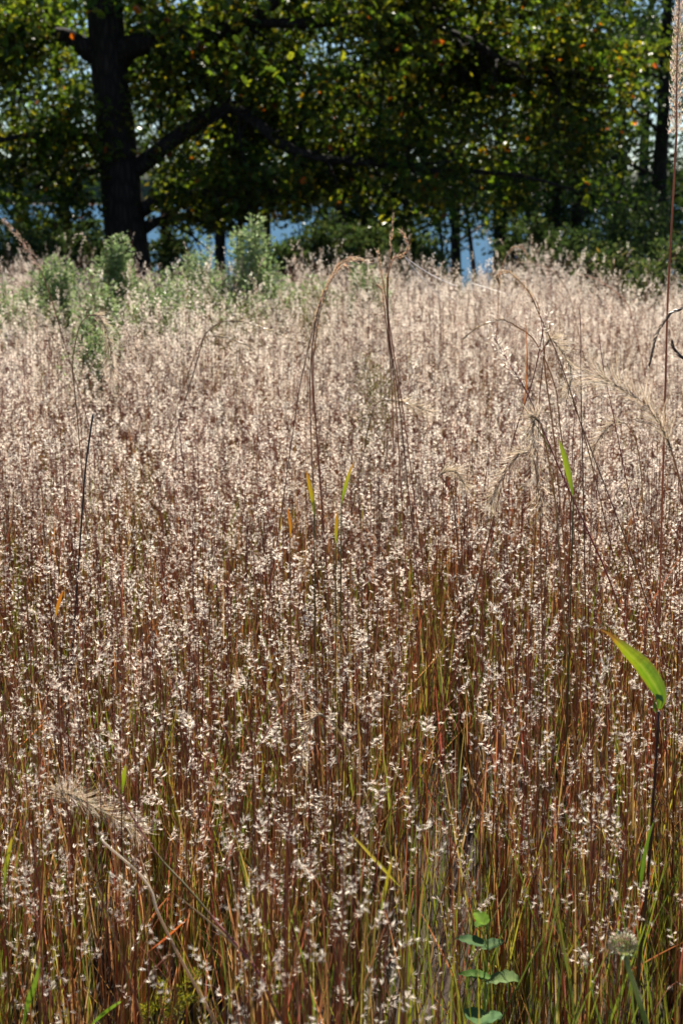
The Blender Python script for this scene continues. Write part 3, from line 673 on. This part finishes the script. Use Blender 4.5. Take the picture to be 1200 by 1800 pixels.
# ------------------------------------------------------------------ single bluestem stalks near the camera
def stalk_proto(i):
    st = MB(); hd = MB()
    culm(st, Vector((0, 0, -.01)), U(.74, .95), abs(rng.gauss(.03, .05)), U(0, 6.28), 5, True, hd, (2, 4), 1.15)
    return st.mesh("stem", [M_GRASS, M_FLUFF]), hd.mesh("seed_head", [M_GRASS, M_FLUFF])
protos = [stalk_proto(i) for i in range(12)]
def put_stalk(x, y, sc_, label, group, name="bluestem_stalk"):
    t = thing(name, label, "grass stalk", (x, y, ground_z(x, y)), group); t.rotation_euler = (U(-.05, .05), U(-.05, .05), U(0, 6.28)); t.scale = (1.1, 1.1, sc_)
    a, b_ = rng.choice(protos)
    for nm, me in (("stem", a), ("seed_head", b_)):
        o = bpy.data.objects.new(nm, me); COL.objects.link(o); o.parent = t
        if nm == "seed_head": o["kind"] = "stuff"
n_st = 0
while n_st < 150:
    yy = 1.6 + 2.2 * U(0, 1) ** 0.9; w = 0.24 * yy; xx = U(-w, w)
    if any(abs(xx - cx - (yy - cy_) * cx / cy_) < cw and cy_ - cl_ < yy < cy_ + .1 for cx, cy_, cw, cl_ in CLEAR): continue
    n_st += 1
    put_stalk(xx, yy, U(.85, 1.1), "slender red-brown bluestem stalk with white fluffy seeds in the near meadow", "bluestem stalks in the near meadow")
for _ in range(110):
    yy = U(7.5, 11.5); w = 0.25 * yy
    put_stalk(U(-w, w), yy, U(1.2, 1.55), "tall bluestem stalk rising above the far meadow before the dark wood", "tall stalks at the far meadow edge")

# ------------------------------------------------------------------ helpers for single plants
def path(pix, d, ground=True, n=16, d1=None):
    d1 = d if d1 is None else d1
    p = [at(x, y, d + (d1 - d) * i / max(1, len(pix) - 1)) for i, (x, y) in enumerate(pix)]
    if ground:                                       # carry the stem down to the soil
        t = (p[0] - p[1]); t = t / max(.05, -t.z) if t.z < 0 else Vector((0, 0, -1))
        g = p[0] + Vector((max(-.35, min(.35, t.x)), 0, -1)) * max(0.02, p[0].z); g.z = ground_z(g.x, g.y) - .01
        mid = p[0].lerp(g, .5) + Vector((0, 0, .0)); p = [g, mid] + p
    return [Vector(tuple(v)) for v in spline(p, n)]

def along(pts, u):
    m = len(pts) - 1; k = min(m - 1, int(u * m)); return pts[k].lerp(pts[k + 1], u * m - k), (pts[k + 1] - pts[k]).normalized()

TAN = (0.46, 0.36, 0.25); STRAW = (0.56, 0.46, 0.32)
def rye(label, stem, head, d, col=TAN, awn=0.03, k=1.0, scol=(0.36, 0.24, 0.13), dh=None, nodes=36, awns_n=7):
    full = path(stem, d, n=18); hp = path(head, d, False, 14, dh)
    t = thing("wild_rye", label, "grass stalk", full[0], "wild rye heads in the meadow")
    mb = MB(); mb.tube(full + hp[1:3], [.0016 * k] * 18 + [.0012 * k] * 2, 5, scol); mb.obj("stem", M_GRASS, t)
    sp = MB(); aw = MB(); ax = (hp[-1] - hp[0]).normalized(); side = ax.cross(Vector((0, 1, 0))).normalized()
    for i in range(nodes):
        u = i / (nodes - 1) * .98; p, tt = along(hp, u); sg = 1 if i % 2 else -1
        for j in range(3):
            o = (side * sg + perp(tt) * .8).normalized(); a = (tt + o * .27).normalized(); L = U(.011, .015) * k * (1.1 - .35 * u); w = perp(a) * .0014 * k; up_ = a.cross(w).normalized() * .0009 * k
            sp.add([p, p + a * L * .4 + w, p + a * L, p + a * L * .4 - w, p + a * L * .4 + up_], [(0, 1, 4), (1, 2, 4), (2, 3, 4), (3, 0, 4), (0, 1, 2), (0, 2, 3)], jit(col))
        for j in range(awns_n):
            o = (side * sg + perp(tt) * 1.1).normalized(); a = (tt + o * U(.2, .75)).normalized(); q = p + a * .011 * k; L = U(.7, 1.2) * awn * k; P_ = [q]; cu = Vector(q); dd = a
            for s in range(4): dd = (dd + o * .16 + Vector((U(-.06, .06), U(-.06, .06), U(-.06, .06)))).normalized(); cu = cu + dd * L / 4; P_.append(cu.copy())
            aw.ribbon(P_, [.0008 * k, .00075 * k, .0007 * k, .0006 * k, .0003 * k], perp(dd), jit(mixc(col, (.75, .6, .42), .5)))
    h = sp.obj("seed_head", M_TAN, t); h["kind"] = "stuff"; a_ = aw.obj("awns", M_TAN, t); a_.parent = h; a_["kind"] = "stuff"
    return t
rye("bristly tan rye head nodding over in front of the leaning red stalk", [(985, 900), (972, 760), (958, 660), (956, 612)], [(956, 612), (968, 598), (990, 622), (1003, 655), (998, 690)], 3.0)
rye("tan rye head hanging straight down beside the lime leaf", [(985, 1010), (975, 880), (960, 790), (950, 745)], [(950, 745), (940, 735), (936, 765), (945, 830), (952, 905)], 2.7, k=1.1)
rye("tan rye head drooping left of the hanging one", [(950, 1000), (948, 900), (940, 820), (930, 795)], [(930, 795), (912, 798), (890, 825), (872, 860), (862, 885)], 2.8)
rye("large bristly rye head with long awns bowing beside the right plume", [(1230, 1100), (1215, 950), (1195, 850), (1180, 795)], [(1180, 795), (1165, 755), (1135, 712), (1090, 682), (1052, 660)], 2.25, awn=.05, k=1.05)
rye("nodding rye head above the grass before the tall grey-green bush", [(135, 720), (128, 640), (140, 575), (156, 554)], [(156, 554), (172, 556), (187, 580), (195, 615), (199, 655)], 3.9, k=1.05)
rye("fringed straw-coloured rye head bent over low in the grass", [(200, 1640), (170, 1550), (145, 1480), (124, 1418)], [(124, 1418), (112, 1396), (140, 1404), (180, 1425), (240, 1457)], 2.05, col=STRAW, scol=(.5, .38, .22))
rye("open spiky rye head arching over in the mid-front grass", [(650, 1420), (620, 1340), (595, 1285), (575, 1262)], [(575, 1262), (560, 1256), (545, 1275), (534, 1310), (528, 1350)], 2.25, col=STRAW, scol=(.5, .38, .22), nodes=18, awn=.022, awns_n=4)
rye("long pale rye head leaning right below the faded goldenrod", [(345, 640), (360, 590), (385, 568), (400, 564)], [(400, 564), (430, 566), (470, 580), (515, 598)], 4.6, col=STRAW, k=1.2, awn=.014, awns_n=2)
rye("shorter pale rye head just under the long pale one", [(330, 660), (350, 610), (362, 594), (372, 590)], [(372, 590), (395, 593), (420, 601), (440, 610)], 5.0, col=STRAW, k=1.15, awn=.014, awns_n=2)
rye("blond rye head lying sideways among pink grass", [(640, 790), (650, 740), (660, 712), (676, 702)], [(676, 702), (700, 706), (728, 713), (756, 724)], 4.2, k=1.1)
rye("small tangled rye head left of the drooping ones", [(800, 920), (795, 870), (780, 845), (770, 836)], [(770, 836), (785, 828), (802, 832), (815, 850)], 3.3)
rye("cream rye head arching left over pink grass", [(985, 760), (975, 680), (940, 600), (898, 568)], [(898, 568), (880, 562), (850, 570), (828, 583), (812, 597)], 3.3, col=(.68, .56, .40), awn=.008, awns_n=1)
rye("dark drooping grass head beside the right plume's stem", [(1245, 700), (1240, 600), (1225, 548), (1205, 540)], [(1205, 540), (1180, 550), (1158, 578), (1147, 612), (1141, 640)], 2.5, col=(.16, .11, .085), awn=.008, awns_n=2, k=1.0, nodes=34)  # dark head colour carries its silhouette against the light
rye("dark short grass head behind the right plume's stem", [(1230, 760), (1228, 690), (1220, 640), (1205, 634)], [(1205, 634), (1194, 625), (1184, 612), (1180, 600)], 2.6, col=(.18, .12, .09), awn=.008, awns_n=2, nodes=20)
rye("faint tan rye head under the large bristly one", [(1130, 900), (1125, 820), (1115, 770), (1100, 745)], [(1100, 745), (1080, 742), (1060, 760), (1045, 785), (1038, 815)], 3.5)

def plume(label, stem, head, d, rad=.006, col=(0.48, 0.31, 0.18), scol=(0.36, 0.19, 0.11), n=90, name="golden_plume_grass", awn=.010, r=.0013, dh=None):
    full = path(stem, d, n=20); hp = path(head, d, False, 14, dh)
    t = thing(name, label, "grass stalk", full[0], "tall plume grasses in the meadow")
    mb = MB(); mb.tube(full + hp[1:], [r] * 20 + [r * (1 - .8 * i / 13) for i in range(1, 14)], 5, [mixc(scol, (.42, .22, .12), .5 + .5 * math.sin(i * 1.3)) for i in range(33)]); mb.obj("stem", M_GRASS, t)
    sp = MB()
    for i in range(n):
        u = U(0, 1); p, tt = along(hp, u); o = perp(tt); a = (tt + o * U(.1, .5)).normalized(); q = p + o * rad * U(0, 1) * (1 - .6 * u); L = U(.005, .008)
        w = perp(a) * .0011; sp.add([q, q + a * L * .45 + w, q + a * L, q + a * L * .45 - w], [(0, 1, 2), (0, 2, 3)], jit(col, .3))
        if U(0, 1) < .7:
            d1 = (a + perp(a) * .3).normalized(); e = q + a * L; f = e + d1 * awn * U(.5, 1); w2 = perp(d1) * .0003
            sp.add([e - w2, e + w2, f], [(0, 1, 2)], jit(mixc(col, (.75, .62, .45), .4)))
        if U(0, 1) < .5:
            for _ in range(3):
                d1 = (a + perp(a) * .8).normalized(); f = q + d1 * .005; w2 = perp(d1) * .0004; sp.add([q - w2, q + w2, f], [(0, 1, 2)], (.75, .65, .52))
    sp.obj("seed_plume", M_TAN, t)["kind"] = "stuff"
    return t
plume("golden-brown plume bowing right at the head of its bundle", [(572, 960), (560, 800), (549, 680), (549, 610)], [(549, 610), (560, 545), (583, 485), (612, 453), (648, 461)], 3.15, .007, n=200)
plume("brown plume arching inside the bowing bundle", [(556, 960), (548, 800), (545, 690), (546, 640)], [(546, 640), (555, 560), (577, 497), (598, 465), (628, 455)], 3.17, .006, n=160)
plume("brown plume ending short within the bowing bundle", [(566, 900), (556, 760), (551, 680), (551, 625)], [(551, 625), (562, 550), (582, 492), (602, 468), (613, 473)], 3.13, .006, n=130)
plume("thin brown stalk joining the bowing bundle from the left", [(512, 780), (525, 690), (540, 620), (552, 570)], [(552, 570), (566, 520), (580, 493), (592, 478)], 3.16, .004, n=60, r=.0012)
plume("upright brown plume, tallest of the cluster holding spider silk", [(716, 850), (700, 700), (684, 590), (681, 510)], [(681, 510), (684, 460), (687, 420), (691, 378)], 3.05, .004, n=90)
plume("plume curling right at the anchor of the spider silk", [(704, 850), (695, 700), (682, 580), (680, 490)], [(680, 490), (690, 456), (706, 449), (716, 438), (713, 418), (705, 408)], 3.04, .004, n=120)
plume("short plume tipping left in the spider silk cluster", [(726, 860), (708, 720), (690, 610), (677, 520)], [(677, 520), (672, 490), (668, 465), (663, 443)], 3.08, .004, n=70, r=.0012)
plume("lowest brown tip in the spider silk cluster", [(692, 850), (690, 720), (684, 620), (676, 548)], [(676, 548), (673, 525), (670, 508), (664, 503)], 3.03, .004, n=50, r=.0012)
plume("curly-tipped brown plume arching left above the bristly rye heads", [(1078, 980), (1030, 780), (985, 640), (950, 560)], [(950, 560), (930, 515), (908, 490), (888, 476), (873, 484), (877, 497)], 2.95, .006, n=170)
plume("thin companion stalk under the curly-tipped plume", [(945, 780), (948, 690), (955, 620), (950, 560)], [(950, 560), (944, 535), (936, 520), (925, 510)], 2.97, .003, n=40, r=.001)
plume("very tall pale feathery plume on a straight brown stem", [(1168, 700), (1173, 520), (1182, 350), (1188, 235)], [(1188, 235), (1188, 150), (1190, 70), (1194, -10), (1202, -90)], 2.9, .017, (0.62, 0.48, 0.36), (0.34, 0.17, 0.09), 1300, r=.0022)
plume("small hooked plume far across the meadow before the dark wood", [(876, 520), (878, 490), (884, 462), (892, 446)], [(892, 446), (903, 434), (918, 437), (926, 449)], 6.2, .009, n=90, r=.002)
plume("loose rusty plume leaning left before the shaded wood", [(110, 590), (95, 540), (82, 500), (74, 478)], [(74, 478), (55, 448), (35, 420), (6, 386)], 5.2, .022, (.40, .24, .18), n=300, r=.0018)
plume("reddish plume leaning among pink grass beside the dark bush", [(1010, 560), (1000, 520), (990, 500), (975, 480)], [(975, 480), (955, 468), (930, 462), (905, 460)], 7.5, .012, (.5, .36, .28), n=110, r=.002)
plume("straw plume leaning over grass below the shrubs on the right", [(1110, 560), (1105, 540), (1090, 520), (1070, 505)], [(1070, 505), (1050, 492), (1030, 485), (1010, 480)], 7.0, .012, (.55, .42, .32), n=110, r=.002)

def bare(name, label, pix, d, r0, r1, cols, n=26, d1=None, ground=True, cat="grass stalk", blades=0, seeds=0, bcol=None):
    p = path(pix, d, ground, n, d1)
    t = thing(name, label, cat, p[0])
    mb = MB(); mb.tube(p, [r0 + (r1 - r0) * i / (n - 1) for i in range(n)], 6, [cols[min(len(cols) - 1, int(i / n * len(cols)))] for i in range(n)]); mb.obj("stem", M_GRASS, t)
    for b_ in range(blades):
        q, tt = along(p, U(.25, .8)); o = perp(tt); P_ = [q]; cu = Vector(q); dd = (tt + o * .25).normalized(); L = U(.12, .25); c = jit(bcol or blade_col())
        for s in range(5): dd = (dd + o * .06).normalized(); cu = cu + dd * L / 5; P_.append(cu.copy())
        lb = MB(); lb.ribbon(P_, [.003, .004, .004, .003, .002, .0004], perp(dd), c, fold=.3); lb.obj("blade", M_GRASS, t)
    if seeds:
        hd = MB(); m_ = len(p)
        for k in range(seeds):
            q, tt = along(p, .75 + .245 * k / seeds); o = perp(tt); dd = (tt + o * .35).normalized(); rc = [q + dd * .01 * s for s in range(5)]
            hd.ribbon(rc, [.0008] * 5, perp(dd), (.25, .11, .09), 0); spikelets(hd, rc, 5)
        hd.obj("seed_head", [M_GRASS, M_FLUFF], t)["kind"] = "stuff"
    return t
bare("leaning_stalk", "long pinkish stalk slanting across the fringed low rye head", [(600, 1960), (495, 1797), (450, 1702), (390, 1632), (330, 1560), (275, 1500), (215, 1405), (165, 1310), (122, 1195)], 1.75, .0026, .0010, [(.30, .12, .06), (.42, .16, .14), (.2, .16, .05), (.42, .2, .15), (.45, .3, .16)], d1=2.1, ground=False, blades=2, bcol=(.42, .30, .16))
bare("broken_straw", "pale dry straw snapped over at a joint near the fringed rye head", [(395, 1830), (320, 1690), (278, 1605), (266, 1566), (240, 1531), (183, 1481), (181, 1470)], 1.85, .0026, .0018, [(.5, .36, .22), (.55, .42, .28), (.66, .56, .42), (.7, .62, .5)], d1=1.95, blades=1, bcol=(.5, .4, .25))
bare("leaning_stalk", "red stalk with white tufted tip leaning left across the rye heads", [(1085, 1060), (1035, 940), (985, 830), (930, 700), (898, 645), (868, 594)], 2.75, .0022, .0009, [(.36, .13, .08), (.32, .1, .09), (.28, .1, .09)], blades=2, seeds=14)
bare("leaning_stalk", "dark thin stalk leaning right under the curly-tipped plume", [(880, 860), (905, 760), (935, 670), (950, 600), (955, 565)], 2.85, .002, .0008, [(.3, .13, .07), (.25, .09, .07)], blades=1, seeds=6)
bare("leaning_stalk", "brown stalk crossing behind the bristly nodding rye head", [(1120, 1010), (1080, 900), (1030, 770), (1000, 690), (975, 620)], 3.05, .0018, .0008, [(.3, .14, .08), (.3, .14, .08)], seeds=4)
bare("dry_stem", "dark grey dry stem standing alone in the pink grass", [(145, 900), (150, 830), (157, 775), (164, 728)], 3.2, .0018, .0022, [(.10, .09, .085), (.14, .13, .13)])
bare("dry_stem", "pale thin straw arching down through the mid-left grass", [(272, 1040), (262, 960), (235, 880), (205, 830), (182, 805)], 2.9, .0014, .0010, [(.5, .33, .2), (.6, .45, .3)])
for k, (a, lab) in enumerate([([(1022, 760), (1020, 660), (1020, 590), (1018, 545)], "straight bare brown stem standing clear of the pink grass"),
                              ([(1000, 1000), (1003, 870), (1007, 760), (1012, 700)], "bare dark stem between the lime leaf and the large rye head"),
                              ([(1095, 820), (1075, 720), (1060, 650), (1052, 590)], "thin bare stem crossing the large bristly rye head")]):
    bare("dry_stem", lab, a, 2.8 + .1 * k, .0013, .0007, [(.25, .1, .07), (.3, .13, .1)])

def blade(label, pix, d, width, cols, name="grass_blade", cat="grass blade", mat=None, d1=None, fold=.35, side=(1, .35, 0)):
    p = path(pix, d, False, 14, d1)
    t = thing(name, label, cat, p[0]); t_g = "broad single grass blades"
    w = [.75 * width * (0.12 + .88 * math.sin(math.pi * .5 * min(1, (i + .2) / 6)) if i < 7 else .95 * max(.03, math.cos((i - 6) / 7 * math.pi / 2) ** .8)) for i in range(14)]
    cc = [mixc(cols[min(len(cols) - 2, int(i / 13 * (len(cols) - 1)))], cols[min(len(cols) - 1, int(i / 13 * (len(cols) - 1)) + 1)], (i / 13 * (len(cols) - 1)) % 1) for i in range(14)]
    mb = MB(); mb.ribbon(p, w, Vector(side), cc, 0, fold); o = mb.obj("blade", mat or M_GREEN, t)
    g = path([pix[0], (pix[0][0] * 2 - pix[1][0], pix[0][1] + 40)], d, False, 4)
    base = Vector((g[-1].x, g[-1].y, ground_z(g[-1].x, g[-1].y)))
    st = MB(); st.tube([Vector(tuple(v)) for v in spline([base, base.lerp(g[0], .5), g[0]], 8)], [.0018 * (1.1 - .05 * i) for i in range(8)], 5, mixc(cols[0], (.3, .15, .08), .4)); st.obj("stem", M_GRASS, t)
    t["group"] = t_g
    return t
LIME = (.20, .27, .02); GRE = (.09, .16, .02); ORA = (.38, .14, .02)
blade("glowing lime-green leaf blade between the rye heads", [(1007, 872), (1000, 835), (990, 795), (981, 772)], 2.6, .016, [GRE, LIME, LIME, (.24, .26, .04)])
blade("orange-tipped yellow blade below the bowing plume bundle", [(552, 905), (549, 875), (543, 845), (539, 828)], 2.75, .012, [GRE, (.28, .25, .02), (.36, .22, .02), ORA])
blade("small orange and green blade beside the mid-field red stems", [(590, 955), (591, 935), (592, 915), (593, 897)], 2.6, .009, [LIME, (.3, .21, .02), ORA])
blade("twisted yellow-green blade crossing a dark stem in mid-field", [(600, 885), (606, 860), (613, 835), (622, 812)], 2.7, .010, [GRE, LIME, (.3, .26, .04), ORA])
blade("rusty orange blade low in the left middle grass", [(98, 1085), (102, 1068), (107, 1050), (112, 1038)], 2.5, .009, [(.3, .18, .03), ORA, (.3, .11, .03)])
blade("narrow orange blade among red stems left of mid-field", [(510, 945), (511, 925), (508, 905), (506, 890)], 2.7, .009, [(.3, .18, .03), ORA, (.3, .11, .03)])
blade("slanting yellow blade with brown spots in the front grass", [(702, 1558), (672, 1525), (640, 1490), (614, 1463)], 2.0, .007, [(.4, .4, .05), (.5, .42, .08), (.42, .34, .08)])
blade("upright yellow-green blade in the front grass beside red stems", [(668, 1620), (674, 1580), (682, 1540), (690, 1505)], 1.95, .008, [GRE, (.27, .25, .03), (.3, .21, .03)])
blade("wide green blade at the front left corner of the meadow", [(42, 1800), (50, 1765), (62, 1730), (72, 1690)], 1.8, .012, [GRE, (.12, .2, .03), (.12, .19, .03)])
blade("bent green blade pointing right at the front of the meadow", [(158, 1805), (180, 1785), (203, 1768), (220, 1756)], 1.8, .010, [(.1, .2, .03), GRE, (.22, .34, .08)])
blade("red blade leaning right above the low goldenrod spray", [(262, 1672), (285, 1655), (308, 1635), (332, 1612)], 1.95, .006, [(.25, .07, .05), (.42, .1, .05), (.5, .14, .05)])
blade("bright green blade beside the low fringed rye head", [(213, 1400), (216, 1378), (219, 1358), (222, 1342)], 2.15, .011, [GRE, LIME, (.27, .25, .04)])
blade("sunlit green blade at the left end of the front grass", [(8, 1560), (12, 1520), (18, 1490), (22, 1470)], 2.0, .009, [GRE, (.24, .25, .03), (.33, .24, .03)])

# broad-leaved grass stalk with one folded leaf
p = path([(1120, 1720), (1136, 1560), (1148, 1400), (1157, 1250)], 2.0, True, 22)
t = thing("broad_leaf_grass", "dark purple stem topped by one broad bright green leaf turning orange at its tip", "grass stalk", p[0])
mb = MB(); mb.tube(p, [.0030 - .00004 * i for i in range(22)], 7, [(.16, .14, .05)] * 12 + [(.13, .06, .05)] * 10); mb.obj("stem", M_GRASS, t)
lp = path([(1157, 1246), (1160, 1225), (1146, 1198), (1128, 1172), (1104, 1148), (1086, 1130), (1068, 1114), (1048, 1104)], 2.0, False, 20)
wl = [.006, .010, .014, .018, .022, .024, .025, .025, .0245, .023, .021, .0185, .0155, .012, .009, .0065, .0045, .003, .002, .0008]
cl = [(.085, .175, .018)] * 5 + [(.12, .215, .018)] * 4 + [(.17, .24, .018)] * 3 + [(.2, .23, .018)] * 2 + [(.26, .17, .02)] + [(.18, .08, .03)] * 5
vv = []; cc = []; ff = []; NV = 11
lp = [Vector(tuple(v)) for v in spline(lp, 40)]
for i, q in enumerate(lp):
    u = i / 39; tt = (lp[min(39, i + 1)] - lp[max(0, i - 1)]).normalized(); sd = Vector((.75, -.3, .65)); sd = (sd - tt * sd.dot(tt)).normalized(); nn = tt.cross(sd)
    wv = 1.05 * np.interp(u * 19, range(20), wl); c = tuple(np.interp(u * 19, range(20), [x[k] for x in cl]) for k in range(3))
    for j in range(NV):
        v = j / (NV - 1) * 2 - 1
        rag = 1 + .05 * noise.noise(Vector((u * 30, v * 2, 1)))
        vv.append(q + sd * v * wv * .5 * rag + nn * (abs(v) ** 1.3 * wv * .24 + .0007 * math.sin(u * 17 + v * 2) * abs(v)))
        edge = max(0, abs(v) - .55) * max(0, noise.noise(Vector((u * 7, v * 3, 4))) + .25) * 2.2
        cv = mixc(c, (.30, .17, .03), min(.8, edge)); cv = mixc(cv, (.30, .34, .10), .5 if j == NV // 2 else 0)
        k = (.88 if j % 2 else 1.06) * (1 + .16 * noise.noise(Vector((u * 22, v * 5, 9)))); cc.append(tuple(x * k for x in cv))
for i in range(39):
    for j in range(NV - 1):
        q = i * NV + j; ff += [(q, q + 1, q + 1 + NV), (q, q + 1 + NV, q + NV)]
mb = MB(); mb.add(vv, ff, cc); mb.obj("leaf", M_GREEN, t, smooth=True)["label"] = "broad bright green leaf with orange edge and brown tip"
cp_ = path([(1153, 1252), (1150, 1240), (1155, 1225), (1163, 1232), (1160, 1246)], 1.995, False, 9)
mb = MB(); mb.ribbon(cp_, [.004, .008, .010, .012, .011, .009, .006, .004, .001], Vector((.4, .6, .6)), (.11, .2, .02), 0, .3); mb.obj("collar", M_GREEN, t)
p2 = path([(1125, 1560), (1132, 1510), (1140, 1470), (1150, 1440)], 1.96, False, 12)
mb = MB(); mb.ribbon(p2, [.004, .006, .007, .007, .007, .006, .0055, .005, .004, .003, .002, .0005], Vector((1, .3, 0)), (.08, .15, .02), 0, .4); mb.obj("leaf", M_GREEN, t)

# spent round flower head on a pale stem
p = path([(1140, 1815), (1118, 1745), (1103, 1700), (1096, 1672)], 1.72, True, 18)
t = thing("spent_flower", "round faded flower head on a thick pale green stem at the front of the meadow", "wildflower", p[0])
mb = MB(); mb.tube(p, [.0042 - .00007 * i for i in range(18)], 8, [(.2, .27, .1)] * 9 + [(.32, .38, .2)] * 9); mb.obj("stem", M_GREEN, t, smooth=True)
c0 = p[-1] + Vector((-.002, 0, .011)); mb = MB(); br = MB()
for k in range(260):
    z = 1 - 2 * (k + .5) / 260; a = k * 2.39996; rr = math.sqrt(1 - z * z); nrm = Vector((rr * math.cos(a), rr * math.sin(a), z)); q = c0 + Vector((nrm.x * .017, nrm.y * .017, nrm.z * .0105))
    a1 = perp(nrm) * .0014; a2 = nrm.cross(a1); e = q + nrm * U(.002, .0065)
    mb.add([q + a1, q + a2, q - a1, q - a2, e], [(0, 1, 4), (1, 2, 4), (2, 3, 4), (3, 0, 4)], jit(rng.choice([(.62, .52, .34), (.5, .5, .24), (.62, .4, .27), (.44, .5, .15)])))
mb.obj("flower_head", M_TAN, t)
for k in range(6):
    a = k * 1.05 + .3; o = Vector((math.cos(a), math.sin(a), 0)); P_ = [c0 - Vector((0, 0, .009)), c0 + o * .011 - Vector((0, 0, .010)), c0 + o * .021 - Vector((0, 0, .013))]
    b1 = MB(); b1.ribbon(P_, [.004, .006, .0008], o.cross(Vector((0, 0, 1))), jit((.26, .4, .1)), 0, .2); b1.obj("bract", M_GREEN, t)

M_MATTE = plant_mat("matte_green_leaf", 0.45, 0.004, 0.6, 0.0, 0.0)
# low broad-leaved plant in the front grass
q = at(850, 1760, 2.05); base = Vector((q.x, q.y, 0))
t = thing("broadleaf_seedling", "small plant with rounded green leaves low in the front grass", "plant", base)
mb = MB(); main = [base + Vector((0.004 * math.sin(i), 0, (at(845, 1600, 2.05).z) * i / 9)) for i in range(10)]; mb.tube(main, [.0022 - .00012 * i for i in range(10)], 6, (.2, .3, .06)); mb.obj("stem", M_GREEN, t)
def round_leaf(px, py, d, w, L, az, tilt, col):
    c = at(px, py, d); dr = Vector((math.cos(az), math.sin(az), tilt)).normalized(); sd = dr.cross(Vector((0, 0, 1))).normalized(); up_ = sd.cross(dr)
    NU, NV = 9, 5; vv = []; ff = []; cc = []
    for i in range(NU):
        u = i / (NU - 1); hw_ = w * .5 * (math.sin(math.pi * min(1, .06 + .94 * u ** .8)) ** .7) * (1 + .07 * math.sin(i * 3.1))
        for j in range(NV):
            v = j / (NV - 1) * 2 - 1
            vv.append(c + dr * (u - .5) * L + sd * v * hw_ + up_ * (abs(v) * .10 * w - .25 * L * (u - .4) ** 2 + .04 * w * math.sin(u * 22) * abs(v)))
            cc.append(jit(mixc(col, (.3, .4, .12), .3 if j == 2 else 0), .08))
    for i in range(NU - 1):
        for j in range(NV - 1):
            p_ = i * NV + j; ff += [(p_, p_ + 1, p_ + 1 + NV), (p_, p_ + 1 + NV, p_ + NV)]
    mb = MB(); mb.add(vv, ff, [mixc(x, (.0, .0, .0), .25) for x in cc]); mb.obj("leaf", M_MATTE, t, smooth=True)
    st = MB(); e = c - dr * .5 * L; k = min(9, max(0, int(e.z / main[-1].z * 9))); st.tube([main[k], main[k].lerp(e, .5) + Vector((0, 0, .008)), e], [.0012, .001, .0008], 5, (.2, .3, .06)); st.obj("leaf_stalk", M_GREEN, t)
for a in [(843, 1612, 2.03, .026, .030, 2.2, .5, (.24, .42, .04)), (848, 1622, 2.06, .022, .028, .4, .3, (.2, .36, .05)), (826, 1654, 2.0, .030, .046, 2.9, .15, (.10, .2, .07)),
          (866, 1660, 2.06, .030, .040, .3, .2, (.12, .22, .09)), (833, 1714, 1.98, .026, .050, 3.0, .1, (.12, .26, .04)), (884, 1722, 2.0, .048, .058, -.6, .35, (.2, .3, .11)), (846, 1790, 1.92, .060, .062, -1.9, .2, (.12, .24, .09))]:
    round_leaf(*a)

# low goldenrod spray in the front grass
q = at(268, 1790, 2.05); base = Vector((q.x, q.y, 0))
t = thing("goldenrod_spray", "low yellow-green goldenrod spray in the front grass below the slanting stalk", "wildflower", base, G_GR)
st = MB(); lf = MB(); cs = []; ds = []
for pix in ([(275, 1800), (290, 1770), (320, 1735), (348, 1706)], [(275, 1800), (278, 1770), (285, 1745), (288, 1724)], [(280, 1795), (305, 1772), (325, 1760), (338, 1752)], [(270, 1805), (262, 1790), (258, 1778), (256, 1768)], [(275, 1800), (290, 1790), (305, 1782), (318, 1780)]):
    p = path(pix, 2.04, True, 16); st.tube(p, [.0018 - .00007 * i for i in range(16)], 5, (.2, .2, .05))
    for k in range(170):
        u = U(.5, 1); a_, tt = along(p, u); o = perp(tt); cs.append(tuple(a_ + o * U(0, .010) * (1.3 - u * .6))); ds.append(tuple((tt * .5 + o * .7 + Vector((0, 0, .5)))))
st.obj("stem", M_GREEN, t)
leaves(lf, np.array(cs), nrg.uniform(.005, .011, len(cs)), leaf_cols(len(cs), [(.24, .26, .03), (.36, .34, .04), (.45, .38, .06), (.14, .2, .03)], [35, 35, 15, 15]), 'narrow', dirs=np.array(ds))
lf.obj("flower_spray", M_GREEN, t)["kind"] = "stuff"

# spider silk strung from the upright cluster
a = at(712, 452, 3.04); mb = MB()
for (ex, ey, ed, r, sag) in [(802, 503, 3.0, .0006, .006), (806, 497, 3.1, .00018, .01), (770, 500, 3.05, .00015, .012), (790, 524, 3.0, .00015, .01), (760, 528, 3.02, .00015, .006), (748, 490, 3.1, .00015, .008), (776, 526, 2.98, .0003, .003)]:
    e = at(ex, ey, ed); P_ = [a.lerp(e, i / 10) - Vector((0, 0, sag * math.sin(math.pi * i / 10))) for i in range(11)]
    mb.tube(P_, r, 3, (.85, .85, .88))
a2 = at(828, 497, 3.0); e2 = at(900, 520, 2.95)
mb.tube([a2.lerp(e2, i / 6) for i in range(7)], .00016, 3, (.85, .85, .88))
o = mb.obj("spider_silk", M_SILK, origin=a); o["label"] = "shining spider silk threads strung from the upright brown plumes"; o["category"] = "spider silk"
